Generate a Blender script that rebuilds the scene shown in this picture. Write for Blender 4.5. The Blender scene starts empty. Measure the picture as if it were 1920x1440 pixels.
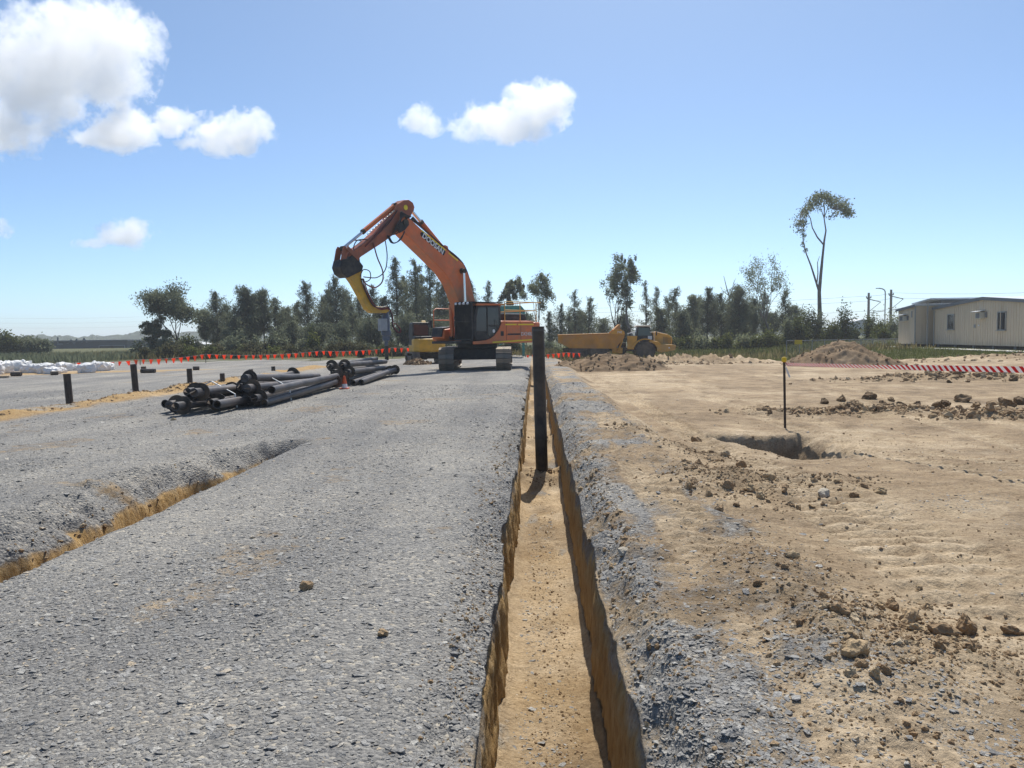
import bpy, bmesh, math, random
import numpy as np
from mathutils import Vector, Matrix, Euler
random.seed(7); RNG = np.random.default_rng(7)
R = math.radians
S = bpy.context.scene
COL = S.collection

# ------------------------------------------------------------------ camera
CAM_H, YAW, PITCH, ROLL, FPX = 1.65, R(1.68), R(3.62), R(-0.8), 1500.0
cd = bpy.data.cameras.new('camera'); cam = bpy.data.objects.new('camera', cd); COL.objects.link(cam)
cd.sensor_width = 36.0; cd.lens = FPX / 1920 * 36; cd.clip_start = 0.05; cd.clip_end = 9000
CM = (Matrix.Rotation(YAW, 3, 'Z') @ Matrix.Rotation(math.pi/2 - PITCH, 3, 'X') @ Matrix.Rotation(ROLL, 3, 'Z'))
cam.location = (0, 0, CAM_H); cam.rotation_euler = CM.to_euler(); S.camera = cam

# ------------------------------------------------------------------ sky and sun
SUN_AZ, SUN_EL = R(8.5), R(57)          # clockwise from +Y (along the trench)
w = bpy.data.worlds.new('World'); S.world = w; w.use_nodes = True
wn, wl = w.node_tree.nodes, w.node_tree.links
bg = wn['Background']; sky = wn.new('ShaderNodeTexSky'); sky.sky_type = 'NISHITA'
sky.sun_disc = False; sky.sun_elevation = SUN_EL; sky.sun_rotation = SUN_AZ
sky.air_density = 0.5; sky.dust_density = 0.9; sky.ozone_density = 4.0; sky.altitude = 20
bg.inputs['Strength'].default_value = 0.148
wb = wn.new('ShaderNodeMixRGB'); wb.blend_type = 'MULTIPLY'; wb.inputs[0].default_value = 1; wb.inputs[2].default_value = (0.90, 1.01, 0.98, 1)   # the camera's white balance
wl.new(sky.outputs[0], wb.inputs[1]); wl.new(wb.outputs[0], bg.inputs['Color'])
sl = bpy.data.lights.new('sun', 'SUN'); sun = bpy.data.objects.new('sun', sl); COL.objects.link(sun)
sl.energy = 4.4; sl.angle = R(0.53); sl.color = (1.0, 0.955, 0.88)
sdir = Vector((math.sin(SUN_AZ)*math.cos(SUN_EL), math.cos(SUN_AZ)*math.cos(SUN_EL), math.sin(SUN_EL)))
sun.rotation_euler = (-sdir).to_track_quat('-Z', 'Y').to_euler(); sun.location = (20, 60, 60)
S.render.engine = 'CYCLES'
S.view_settings.view_transform = 'Standard'; S.view_settings.look = 'None'
S.view_settings.gamma = 1; S.view_settings.use_curve_mapping = False
S.view_settings.exposure = 0.30
S.cycles.use_denoising = True
S.cycles.max_bounces = 10; S.cycles.diffuse_bounces = 3; S.cycles.glossy_bounces = 3
S.cycles.transparent_max_bounces = 8; S.cycles.volume_bounces = 8; S.cycles.volume_step_rate = 0.6

# ------------------------------------------------------------------ helpers
def at(px, py, Y):
    """world point on the sight line through a photograph pixel, at distance Y along the trench"""
    d = CM @ Vector(((px-960)/FPX, -(py-720)/FPX, -1)); return Vector((0, 0, CAM_H)) + d*(Y/d.y)
def gp(px, py, z=0.0):
    d = CM @ Vector(((px-960)/FPX, -(py-720)/FPX, -1)); return Vector((0, 0, CAM_H)) + d*((z-CAM_H)/d.z)

def hash2(ix, iy, s):
    h = (ix.astype(np.int64)*374761393 + iy.astype(np.int64)*668265263 + s*1442695041) & 0xffffffff
    h = ((h ^ (h >> 13))*1274126177) & 0xffffffff
    h = (h ^ (h >> 16)) & 0xffffffff
    return h/4294967295.0
def vnoise(x, y, s=0):
    x = np.asarray(x, float); y = np.asarray(y, float); x, y = np.broadcast_arrays(x, y)
    ix, iy = np.floor(x), np.floor(y); fx, fy = x-ix, y-iy
    fx = fx*fx*fx*(fx*(fx*6-15)+10); fy = fy*fy*fy*(fy*(fy*6-15)+10)
    a, b = hash2(ix, iy, s), hash2(ix+1, iy, s); c, d = hash2(ix, iy+1, s), hash2(ix+1, iy+1, s)
    return (a+(b-a)*fx)*(1-fy) + (c+(d-c)*fx)*fy*1.0
def fbm(x, y, o=4, s=0, g=0.5):
    t = 0; a = 1.0; n = 0
    for i in range(o):
        t = t + a*(vnoise(np.asarray(x)*2**i+17.3*i, np.asarray(y)*2**i-9.1*i, s+i)-0.5)*2; n += a; a *= g
    return t/n
def sstep(a, b, x):
    t = np.clip((np.asarray(x, float)-a)/(b-a), 0, 1); return t*t*(3-2*t)

MATS = {}
def mat(name, col, rough=0.7, metal=0.0, var=0.15, scale=6.0, bump=0.0, bscale=40.0, col2=None, dirt=None, dirt_amt=0.35, spec=0.3):
    """principled material with object-space colour variation, optional dusty second colour and fine bump"""
    if name in MATS: return MATS[name]
    m = bpy.data.materials.new(name); m.use_nodes = True; n, l = m.node_tree.nodes, m.node_tree.links
    p = n['Principled BSDF']; p.inputs['Roughness'].default_value = rough; p.inputs['Metallic'].default_value = metal
    p.inputs['Specular IOR Level'].default_value = spec
    tc = n.new('ShaderNodeTexCoord'); nz = n.new('ShaderNodeTexNoise'); nz.inputs['Scale'].default_value = scale
    nz.inputs['Detail'].default_value = 5; l.new(tc.outputs['Object'], nz.inputs['Vector'])
    rp = n.new('ShaderNodeValToRGB'); l.new(nz.outputs['Fac'], rp.inputs['Fac'])
    c2 = col2 or tuple(max(0, c*(1-var*2)) for c in col)
    rp.color_ramp.elements[0].position = 0.35; rp.color_ramp.elements[1].position = 0.68
    rp.color_ramp.elements[0].color = (*c2, 1); rp.color_ramp.elements[1].color = (*col, 1)
    out = rp.outputs[0]
    if dirt:
        n2 = n.new('ShaderNodeTexNoise'); n2.inputs['Scale'].default_value = scale*0.37; n2.inputs['Detail'].default_value = 8
        n2.inputs['Roughness'].default_value = 0.7
        l.new(tc.outputs['Object'], n2.inputs['Vector']); r2 = n.new('ShaderNodeValToRGB'); l.new(n2.outputs['Fac'], r2.inputs['Fac'])
        r2.color_ramp.elements[0].position = 0.62-dirt_amt*0.5; r2.color_ramp.elements[1].position = 0.80-dirt_amt*0.3
        mx = n.new('ShaderNodeMixRGB'); l.new(r2.outputs[0], mx.inputs['Fac']); l.new(out, mx.inputs['Color1'])
        mx.inputs['Color2'].default_value = (*dirt, 1); out = mx.outputs[0]
    l.new(out, p.inputs['Base Color'])
    if bump:
        n3 = n.new('ShaderNodeTexNoise'); n3.inputs['Scale'].default_value = bscale; n3.inputs['Detail'].default_value = 4
        l.new(tc.outputs['Object'], n3.inputs['Vector'])
        b = n.new('ShaderNodeBump'); b.inputs['Strength'].default_value = bump; b.inputs['Distance'].default_value = 0.02
        l.new(n3.outputs['Fac'], b.inputs['Height']); l.new(b.outputs[0], p.inputs['Normal'])
    MATS[name] = m; return m

class MB:
    """collects shapes and links them as ONE mesh object"""
    def __init__(s, M=None): s.v = []; s.f = []; s.M = M
    def _add(s, vs, fs):
        k = len(s.v); s.v += [Vector(v) for v in vs]; s.f += [[i+k for i in f] for f in fs]; return s
    def box(s, c, d, rot=None):
        x, y, z = d[0]/2, d[1]/2, d[2]/2
        vs = [Vector((a*x, b*y, e*z)) for a in (-1, 1) for b in (-1, 1) for e in (-1, 1)]
        if rot is not None: vs = [rot @ v for v in vs]
        return s._add([v+Vector(c) for v in vs], [(0,1,3,2),(4,6,7,5),(0,4,5,1),(2,3,7,6),(0,2,6,4),(1,5,7,3)])
    def prism(s, prof, a, b, axis='y'):
        """extrude a 2-D outline; axis y: outline is (x,z); axis x: outline is (y,z); axis z: outline is (x,y)"""
        def P(p, t): return {'y': (p[0], t, p[1]), 'x': (t, p[0], p[1]), 'z': (p[0], p[1], t)}[axis]
        n = len(prof); vs = [P(p, a) for p in prof] + [P(p, b) for p in prof]
        fs = [list(range(n))[::-1], list(range(n, 2*n))] + [(i, (i+1) % n, (i+1) % n+n, i+n) for i in range(n)]
        return s._add(vs, fs)
    def tube(s, pts, r, n=8, caps=True):
        pts = [Vector(p) for p in pts]; m = len(pts); rr = r if isinstance(r, (list, tuple)) else [r]*m
        vs = []; ref = None
        for i, p in enumerate(pts):
            t = (pts[min(i+1, m-1)]-pts[max(i-1, 0)]).normalized()
            if ref is None: ref = t.orthogonal().normalized()
            u = (ref - t*ref.dot(t)); u = u.normalized() if u.length > 1e-6 else t.orthogonal().normalized()
            ref = u; q = t.cross(u)
            vs += [p + (u*math.cos(a)+q*math.sin(a))*rr[i] for a in [2*math.pi*j/n for j in range(n)]]
        fs = [(i*n+j, i*n+(j+1) % n, (i+1)*n+(j+1) % n, (i+1)*n+j) for i in range(m-1) for j in range(n)]
        if caps: fs += [list(range(n))[::-1], list(range((m-1)*n, m*n))]
        return s._add(vs, fs)
    def lathe(s, prof, c=(0, 0, 0), axis='z', n=24):
        """prof: (radius, height) pairs"""
        vs = []; m = len(prof)
        for r, h in prof:
            for j in range(n):
                a = 2*math.pi*j/n; u, v = r*math.cos(a), r*math.sin(a)
                vs.append(Vector(c)+Vector({'z': (u, v, h), 'y': (u, h, v), 'x': (h, u, v)}[axis]))
        fs = [(i*n+j, i*n+(j+1) % n, (i+1)*n+(j+1) % n, (i+1)*n+j) for i in range(m-1) for j in range(n)]
        if prof[0][0] > 1e-6: fs.append(list(range(n))[::-1])
        if prof[-1][0] > 1e-6: fs.append(list(range((m-1)*n, m*n)))
        return s._add(vs, fs)
    def build(s, name, m, parent=None, smooth=False, bevel=0.0):
        me = bpy.data.meshes.new(name); vs = [s.M @ v for v in s.v] if s.M is not None else s.v
        me.from_pydata([tuple(v) for v in vs], [], s.f)
        bm = bmesh.new(); bm.from_mesh(me); bmesh.ops.recalc_face_normals(bm, faces=bm.faces); bm.to_mesh(me); bm.free()
        if smooth:
            me.shade_smooth()
            try: me.set_sharp_from_angle(angle=R(40))
            except Exception: pass
        if m: me.materials.append(m)
        o = bpy.data.objects.new(name, me); COL.objects.link(o)
        if parent: o.parent = parent
        if bevel:
            b = o.modifiers.new('bevel', 'BEVEL'); b.width = bevel; b.segments = 2; b.limit_method = 'ANGLE'; b.angle_limit = R(35)
        return o

def tag(o, label, cat, group=None):
    o['label'] = label; o['category'] = cat
    if group: o['group'] = group
    return o
def thing(name, label, cat, loc=(0, 0, 0), rz=0.0, group=None):
    o = bpy.data.objects.new(name, None); COL.objects.link(o); o.empty_display_size = 0.2
    o.location = loc; o.rotation_euler = (0, 0, rz); return tag(o, label, cat, group)
def copy_tree(o, parent=None):
    c = o.copy(); COL.objects.link(c); c.parent = parent
    for ch in list(o.children): copy_tree(ch, c)
    return c
def np_mesh(name, verts, faces, m, parent=None, smooth=False):
    me = bpy.data.meshes.new(name); verts = np.asarray(verts, np.float32); faces = np.asarray(faces, np.int32)
    k = faces.shape[1]
    me.vertices.add(len(verts)); me.vertices.foreach_set('co', verts.ravel())
    me.loops.add(faces.size); me.loops.foreach_set('vertex_index', faces.ravel())
    me.polygons.add(len(faces)); me.polygons.foreach_set('loop_start', np.arange(0, faces.size, k, dtype=np.int32))
    me.polygons.foreach_set('use_smooth', np.full(len(faces), smooth))
    me.update(calc_edges=True); me.validate()
    if m: me.materials.append(m)
    o = bpy.data.objects.new(name, me); COL.objects.link(o)
    if parent: o.parent = parent
    return o
def text(s, size, m, parent, M, name='lettering', ext=0.002, off=0.0):
    c = bpy.data.curves.new(name, 'FONT'); c.body = s; c.size = size; c.extrude = ext; c.align_x = 'CENTER'; c.align_y = 'CENTER'
    c.offset = off; c.resolution_u = 3; t = bpy.data.objects.new(name, c); COL.objects.link(t); bpy.context.view_layer.update()
    me = bpy.data.meshes.new_from_object(t.evaluated_get(bpy.context.evaluated_depsgraph_get())); bpy.data.objects.remove(t)
    me.name = name; me.materials.clear(); me.materials.append(m); o = bpy.data.objects.new(name, me); COL.objects.link(o); o.parent = parent; o.matrix_local = M
    return o

# ------------------------------------------------------------------ terrain
TX0, TX1, TD = -0.265, 0.425, 0.9      # trench walls and depth
def trench_env(y): return sstep(0.7, 1.3, y)*(1-sstep(41.0, 42.5, y))
def edge_l(y): return TX0 + 0.028*fbm(y*0.7, 0*y, 6, 11, 0.6) - 0.16*np.clip(fbm(y*1.15, 0*y+1, 5, 15, 0.55)-0.12, 0, 1)
def edge_r(y): return TX1 + 0.028*fbm(y*0.6, 0*y+7, 6, 13, 0.6) + 0.06*np.clip(fbm(y*1.05, 0*y+4, 5, 16, 0.55)-0.15, 0, 1)
DX = -3.6                               # side ditch, steep near wall
def ditch_wig(y): return 0.10*fbm(y*0.55, 0*y+2, 3, 21) + 0.03*fbm(y*2.6, 0*y+4, 2, 23)
def ditch_env(y): return 1-sstep(11.9, 12.55, y)
def ditch_z(x, y):
    t = (DX + ditch_wig(y)) - x; e = ditch_env(y); q = 1-0.75*sstep(9.0, 12.4, y); wd = 0.14+0.30*q + 0.10*fbm(y*0.8, 0*y, 2, 25)
    rag = 0.16*fbm(x*1.6, y*1.9, 3, 27) + 0.07*fbm(x*6, y*5, 3, 28)
    f0 = 0.22+0.56*q
    z = -0.75*sstep(-0.02, 0.05, t)
    up = 0.46*sstep(f0, f0+0.14, t+rag*0.8) + 0.29*np.clip((t+rag*0.9-f0-0.12)/np.maximum(wd, 0.1), 0, 1)**0.8
    lump = 0.10*fbm(x*4, y*4, 4, 29, 0.6)*sstep(f0-0.05, f0+0.1, t)*(1-sstep(f0+wd+0.1, f0+wd+0.5, t))
    return (z + np.minimum(up, 0.75)+lump)*e*(t > -0.05)
def pit_z(x, y):
    wx = 0.17*fbm(y*1.5, x*1.5, 4, 31, 0.6)
    a = sstep(3.36, 3.48, x+wx+0.22*(y-13))*(1-sstep(4.0, 4.9, x+1.6*wx))
    b = sstep(11.25, 11.55, y+wx-0.25*(x-4)) * (1-sstep(14.15, 14.5, y+wx))
    return -1.15*a*b*(1+0.14*fbm(x*5, y*5, 3, 33))
def lane(x, y):                         # cleat marks of tracked machines
    def one(c, wdt, amp, per):
        m = np.clip(1-np.abs(x-c)/wdt, 0, 1); m = sstep(0, 0.35, m)
        return m*amp*(0.5*np.sin((y+0.25*np.abs(x-c)*2)*2*math.pi/per)-0.3)
    c = 1.24+0.04*np.sin(y*0.6)
    g = sstep(-0.35, 0.1, fbm(x*0.9, y*0.5, 2, 35)+0.2)*(1-sstep(13, 16, y))*sstep(0.7, 0.85, x)*sstep(2.0, 2.6, y)
    return (one(c, 0.30, 0.034, 0.20)+one(c+0.55, 0.24, 0.018, 0.20)*sstep(6.5, 8, y))*g, np.maximum(sstep(0.30, 0.20, np.abs(x-c)), 0.7*sstep(0.24, 0.15, np.abs(x-c-0.55))*sstep(6.5, 8, y))*g
def ruts(x, y):                         # wheel and cleat tracks running along the trench on the clay
    z = 0*x; m = 0*x
    for c, k, ph in ((2.35, 0.05, 0.0), (2.95, 0.04, 2.0), (4.7, 0.10, 1.0), (5.6, 0.10, 1.3), (7.6, 0.16, 4.0), (8.6, 0.16, 4.2)):
        cc = c+0.35*np.sin(y*0.13+ph)+k*(y-8)*0.3
        q = sstep(0.30, 0.18, np.abs(x-cc))*sstep(-0.45, 0.0, fbm(x*0.4+c, y*0.22, 2, 36)+0.2)*(x > 1.7)*sstep(3.0, 5, y)*(1-sstep(30, 42, y))
        st = sstep(0.25, 0.75, 0.5+0.5*np.sin((y+0.35*np.abs(x-cc))*2*math.pi/0.26)); z = z-q*(0.034-0.030*st); m = np.maximum(m, q*(0.45+0.75*st*(1-sstep(12, 20, y))+0.3*sstep(12, 20, y)))
        e = sstep(0.07, 0.02, np.abs(np.abs(x-cc)-0.29))*q.clip(0, 1); z = z+0.02*sstep(0.42, 0.30, np.abs(x-cc))*(np.abs(x-cc) > 0.22)*(x > 1.7)*sstep(3.5, 6, y)*(1-sstep(30, 42, y))*0.6
    return z, m
def soft_base(x, y):
    x = np.asarray(x, float); y = np.asarray(y, float)
    z = 0.05*fbm(x*0.13, y*0.13, 3, 41)*sstep(3, 9, np.hypot(x, y)) 
    e = x+0.35*fbm(y*0.35, 0*y, 3, 42)
    z = z - 0.24*sstep(1.55, 2.15, e)*sstep(8, 13, y)*(1-sstep(20, 30, x))
    z = z - 0.42*sstep(40, 62, y)*sstep(-4, 4, x)*(1-sstep(18, 28, x))
    z = z - 0.012*np.maximum(y-100, 0)*0.3
    return z
def H(x, y):
    x = np.asarray(x, float); y = np.asarray(y, float)
    near = 1-sstep(14, 45, y)
    z = soft_base(x, y)
    z = z + (0.014*fbm(x*1.3, y*1.3, 3, 43) + 0.006*fbm(x*7, y*7, 2, 44))*near
    rb = sstep(0.40, 0.7, x)*(1-sstep(1.5, 2.4, x))                       # lumpy shoulder right of the trench
    z = z + rb*(0.07*fbm(x*2.2, y*1.7, 4, 45)+0.025*fbm(x*8, y*8, 2, 46)+0.075)*near
    rp = sstep(1.6, 2.4, x)*near
    z = z + rp*(0.035*fbm(x*0.9, y*0.7, 5, 47, 0.6)+0.020*fbm(x*4, y*4, 4, 48, 0.6))
    z = z + lane(x, y)[0] + ruts(x, y)[0]
    for cx, cy, sx, sy, h in CLUMPS:
        q = np.exp(-(((x-cx)/sx)**2+((y-cy)/sy)**2)); z = z + q*h*(0.75+0.9*fbm(x*4.0, y*4.0, 3, 50))
    sp = np.exp(-((x+11.25)/0.55)**2)*sstep(14, 17, y)*(1-sstep(40, 44, y))
    z = z + sp*np.maximum(0, 0.10+0.16*fbm(x*1.1, y*0.55, 3, 51))
    lz = np.exp(-((x+0.55)/0.22)**2)*sstep(1, 2, y)*near                    # slumped left shoulder
    z = z - lz*0.03 + lz*0.03*fbm(x*6, y*3, 3, 52)
    # eroded, rounded shoulders of the trench
    env = trench_env(y); dl = edge_l(y)-x; dr = x-edge_r(y)
    z = z - env*0.20*np.clip(1-dl/0.38, 0, 1)**1.5*(dl > -0.3)*(dl < 0.45)*(0.75+0.9*fbm(y*0.9, x*2, 5, 53, 0.65))*(x < 0.1)
    z = z - env*0.17*np.clip(1-dr/0.34, 0, 1)**1.7*(dr > -0.3)*(dr < 0.5)*(0.85+0.9*fbm(y*0.8, x*2, 5, 54, 0.65))*(x > 0.1)
    z = z + env*sstep(0.35, 0.05, np.abs(dr-0.12))*0.08*fbm(x*6, y*4, 4, 55)*(x > 0.1) + env*sstep(0.25, 0.05, np.abs(dl-0.08))*0.06*fbm(x*7, y*5, 3, 56)*(x < 0.1)
    z = z + ditch_z(x, y) + pit_z(x, y)
    return z
# low rough heaps of excavated clay (centre x, y, radii, height)
CLUMPS = [(1.65, 4.1, 0.55, 0.75, 0.10), (1.35, 5.3, 0.35, 0.6, 0.06), (2.15, 8.6, 0.55, 0.9, 0.11), (2.3, 11.2, 0.5, 0.7, 0.09),
          (3.2, 8.7, 0.5, 0.4, 0.07), (4.9, 18.6, 1.0, 0.7, 0.10), (7.6, 18.2, 1.9, 0.5, 0.16), (9.9, 16.9, 1.2, 0.5, 0.20), (1.6, 12.6, 0.35, 0.5, 0.10),
          (15.5, 29.5, 3.2, 1.0, 0.28), (8.2, 49.5, 3.6, 1.6, 0.50), (12.5, 50, 3.0, 1.6, 0.30), (24, 45, 8, 2.2, 0.22), (3.6, 6.1, 0.5, 0.5, 0.03), (0.85, 2.6, 0.25, 0.4, 0.07),(1.9,2.6,.5,.5,.06)]
def gz(x, y): return float(H(np.array([x]), np.array([y]))[0])

def masks(x, y, wall=None):
    n1 = fbm(x*0.8, y*0.8, 4, 61); n2 = fbm(x*2.7, y*2.7, 3, 62); n3 = fbm(x*0.22, y*0.22, 3, 63)
    grav = (1-sstep(-0.3, 0.6, x)) * 1.0
    shoulder = sstep(0.40, 0.5, x)*(1-sstep(1.35, 2.3, x+0.45*n1+0.2*n2))
    grav = np.maximum(grav, sstep(0.38, 0.46, x)*(1-sstep(0.62, 1.10, x+0.35*n1+0.28*n2))*(0.62+0.5*n2+0.25*n1)*(1-0.5*sstep(0.8, 1.0, x)*(1-sstep(5, 7, y))))
    grav = np.maximum(grav, shoulder*(0.34+0.5*sstep(-0.25, 0.45, n1+0.5*n2+0.1)*(1-0.45*sstep(0.8, 1.1, x)*(1-sstep(5, 8, y)))))
    grav = np.maximum(grav, sstep(0.05, 0.5, n1+0.4*n2)*0.38*sstep(1.0, 1.6, x)*(1-sstep(6, 10, y)))
    tanp = sstep(0.28, 0.5, n1+0.25*n2)*0.45*(x < 0)                       # thin tan smears in the gravel
    sp = np.exp(-((x+11.25)/0.6)**4)*sstep(14, 16, y)*(1-sstep(42, 46, y))*sstep(-0.35, 0.05, fbm(x*0.9, y*0.5, 3, 64)+0.1*n2)
    sp2 = np.exp(-((y-39.5)/2.0)**2)*(x < -15)*sstep(-0.1, 0.3, n3+0.5*n1)
    grav = np.clip(grav - tanp - sp*1.2 - sp2, 0, 1)
    clay = np.clip(sp*0.8 + sp2*0.5, 0, 1)
    grass = sstep(62, 70, y+4*n1)*(x < 30) + sstep(47, 52, y+3*n1+0.25*(x-20))*sstep(15, 19, x+2*n1)
    grass = np.clip(np.maximum(grass, sstep(52, 60, y-0.0*x+5*n1)*(x < -9)), 0, 1)
    lm = lane(x, y)[1]; grav = grav*(1-0.75*lm)
    pale = np.clip(sstep(0.0, 0.6, n3+0.55*n1+0.02)+0.75*ruts(x, y)[1]+lm*(0.35+0.9*sstep(0.25, 0.75, 0.5+0.5*np.sin((y+0.5*np.abs(x-1.24))*2*math.pi/0.20))), 0, 1)
    return grav, clay, grass, pale

def build_ground():
    ys = [-4.0]
    while ys[-1] < 1.5: ys.append(ys[-1]+0.25)
    ys[-1] = 1.5
    while ys[-1] < 46: ys.append(ys[-1]+0.010+0.0048*ys[-1])
    while ys[-1] < 80: ys.append(ys[-1]*1.009)
    while ys[-1] < 2600: ys.append(ys[-1]*1.045)
    y = np.array(ys)[:, None]
    def side(tmax, dense):
        t = [0.0]
        while t[-1] < tmax:
            u = t[-1]
            if u < 3.0: d = 0.013+0.0062*u
            elif dense and u < 5.0: d = 0.026
            elif u < 14: d = 0.032+0.013*(max(u-5, 0))
            elif u < 40: d = 0.022*u
            else: d = u*0.08
            t.append(u+d)
        return np.array(t)
    tl, tr = side(2600, True), side(2600, False)
    el, er = edge_l(y), edge_r(y); env = trench_env(y)
    X = []; Z = []; W = []
    xl = el - tl[::-1][None, :]
    xl = xl + ditch_wig(y)*np.exp(-((xl-DX+0.4)/1.0)**4)
    X.append(xl); Z.append(H(xl, y+0*xl)); W.append(0*xl)
    nw = 26
    def wall(e, sgn, seed):
        v = (np.linspace(0, 1, nw+2)[1:-1]**1.15)[None, :]
        rough = (0.024*fbm(y*4.3+0*v, v*3.6+0*y, 5, seed, 0.72)+0.020*fbm(y*21, v*2.2+0*y, 3, seed+3))*env
        rnd = -0.08*np.clip(1-v/0.25, 0, 1)**1.6*(0.75+0.9*fbm(y*3.1, 0*y, 5, seed+5, 0.75))
        x = e + sgn*(rnd*env + rough*(0.4+np.minimum(v*3, 1)*0.6) + 0.02*v)
        zt = H(e, y); zb = -TD*env + zt*(1-env)
        return x, zt+(zb-zt)*v, v+0*y
    a = wall(el, 1, 71); b = wall(er, -1, 77)
    X.append(a[0]); Z.append(a[1]); W.append(a[2])
    q = np.linspace(0, 1, 30)[None, :]
    xf = el+0.02+(er-el-0.04)*q
    zf = -TD*env + (1-env)*soft_base(xf, y+0*xf) + env*(0.018*fbm(xf*3, y*2, 3, 81)+0.010*fbm(xf*12, y*12, 2, 82) + 0.06*(np.abs(q-0.5)*2)**6)
    for my, mh, ml in ((13.62, 0.24, 0.45), (18.2, 0.20, 0.4), (22.6, 0.22, 0.45), (27.5, 0.25, 0.5), (33, 0.3, 0.7)):
        zf = zf + mh*np.exp(-((y-my)/ml)**2)*(0.85+0.5*fbm(xf*6, y*6, 3, 83))
    X.append(xf); Z.append(zf); W.append(0*xf+2)
    X.append(b[0][:, ::-1]); Z.append(b[1][:, ::-1]); W.append(b[2][:, ::-1])
    xr = er + tr[None, :]; X.append(xr); Z.append(H(xr, y+0*xr)); W.append(0*xr)
    X = np.concatenate(X, 1); Z = np.concatenate(Z, 1); W = np.concatenate(W, 1); Y = y+0*X
    nr, nc = X.shape
    idx = np.arange(nr*nc).reshape(nr, nc)
    F = np.stack([idx[:-1, :-1], idx[:-1, 1:], idx[1:, 1:], idx[1:, :-1]], -1).reshape(-1, 4)
    o = np_mesh('ground', np.stack([X, Y, Z], -1).reshape(-1, 3), F, ground_material(), smooth=True)
    o['kind'] = 'structure'
    grav, clay, grass, pale = masks(X, Y)
    # clay shows in the trench walls under a gravel crust, and in the ditch
    wl_ = (W > 0) & (W < 2); E = env+0*X
    crust = 0.06+0.22*vnoise(Y*1.9, 0*Y+(X > 0.1)*5, 91)+0.12*fbm(Y*7, W*2, 2, 95)
    clay = np.where(wl_, np.clip((W-crust)/0.08, 0, 1)*E, clay); grav = np.where(wl_, np.clip(1-(W-crust)/0.08, 0, 1)*0.45+0*X, grav)
    fl = W == 2
    clay = np.where(fl, 0.16*E+0.25*fbm(X*3, Y*2, 3, 93), clay); pale = np.where(fl, np.clip(0.65+1.4*fbm(X*2.6, Y*1.1, 4, 96), 0, 1), pale); grav = np.where(fl, np.clip(fbm(X*3, Y*1.2, 4, 92)*1.6-0.15, 0, 0.7), grav)
    dz = ditch_z(X, Y); dn = 0.06*fbm(X*2.5, Y*2.5, 3, 94)
    dcl = sstep(-0.24, -0.30, dz+1.2*dn); dsl = sstep(-0.015, -0.08, dz+0.5*dn)*(W == 0); grav = grav*(1-0.22*dsl); pale = pale*(1-dsl)
    clay = np.maximum(clay, dcl*(W == 0)); grav = grav*(1-dcl*(W == 0))
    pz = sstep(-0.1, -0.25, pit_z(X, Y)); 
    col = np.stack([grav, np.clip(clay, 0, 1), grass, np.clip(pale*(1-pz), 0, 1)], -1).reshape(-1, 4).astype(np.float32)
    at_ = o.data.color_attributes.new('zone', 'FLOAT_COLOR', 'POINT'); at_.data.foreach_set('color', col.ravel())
    return o

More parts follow.
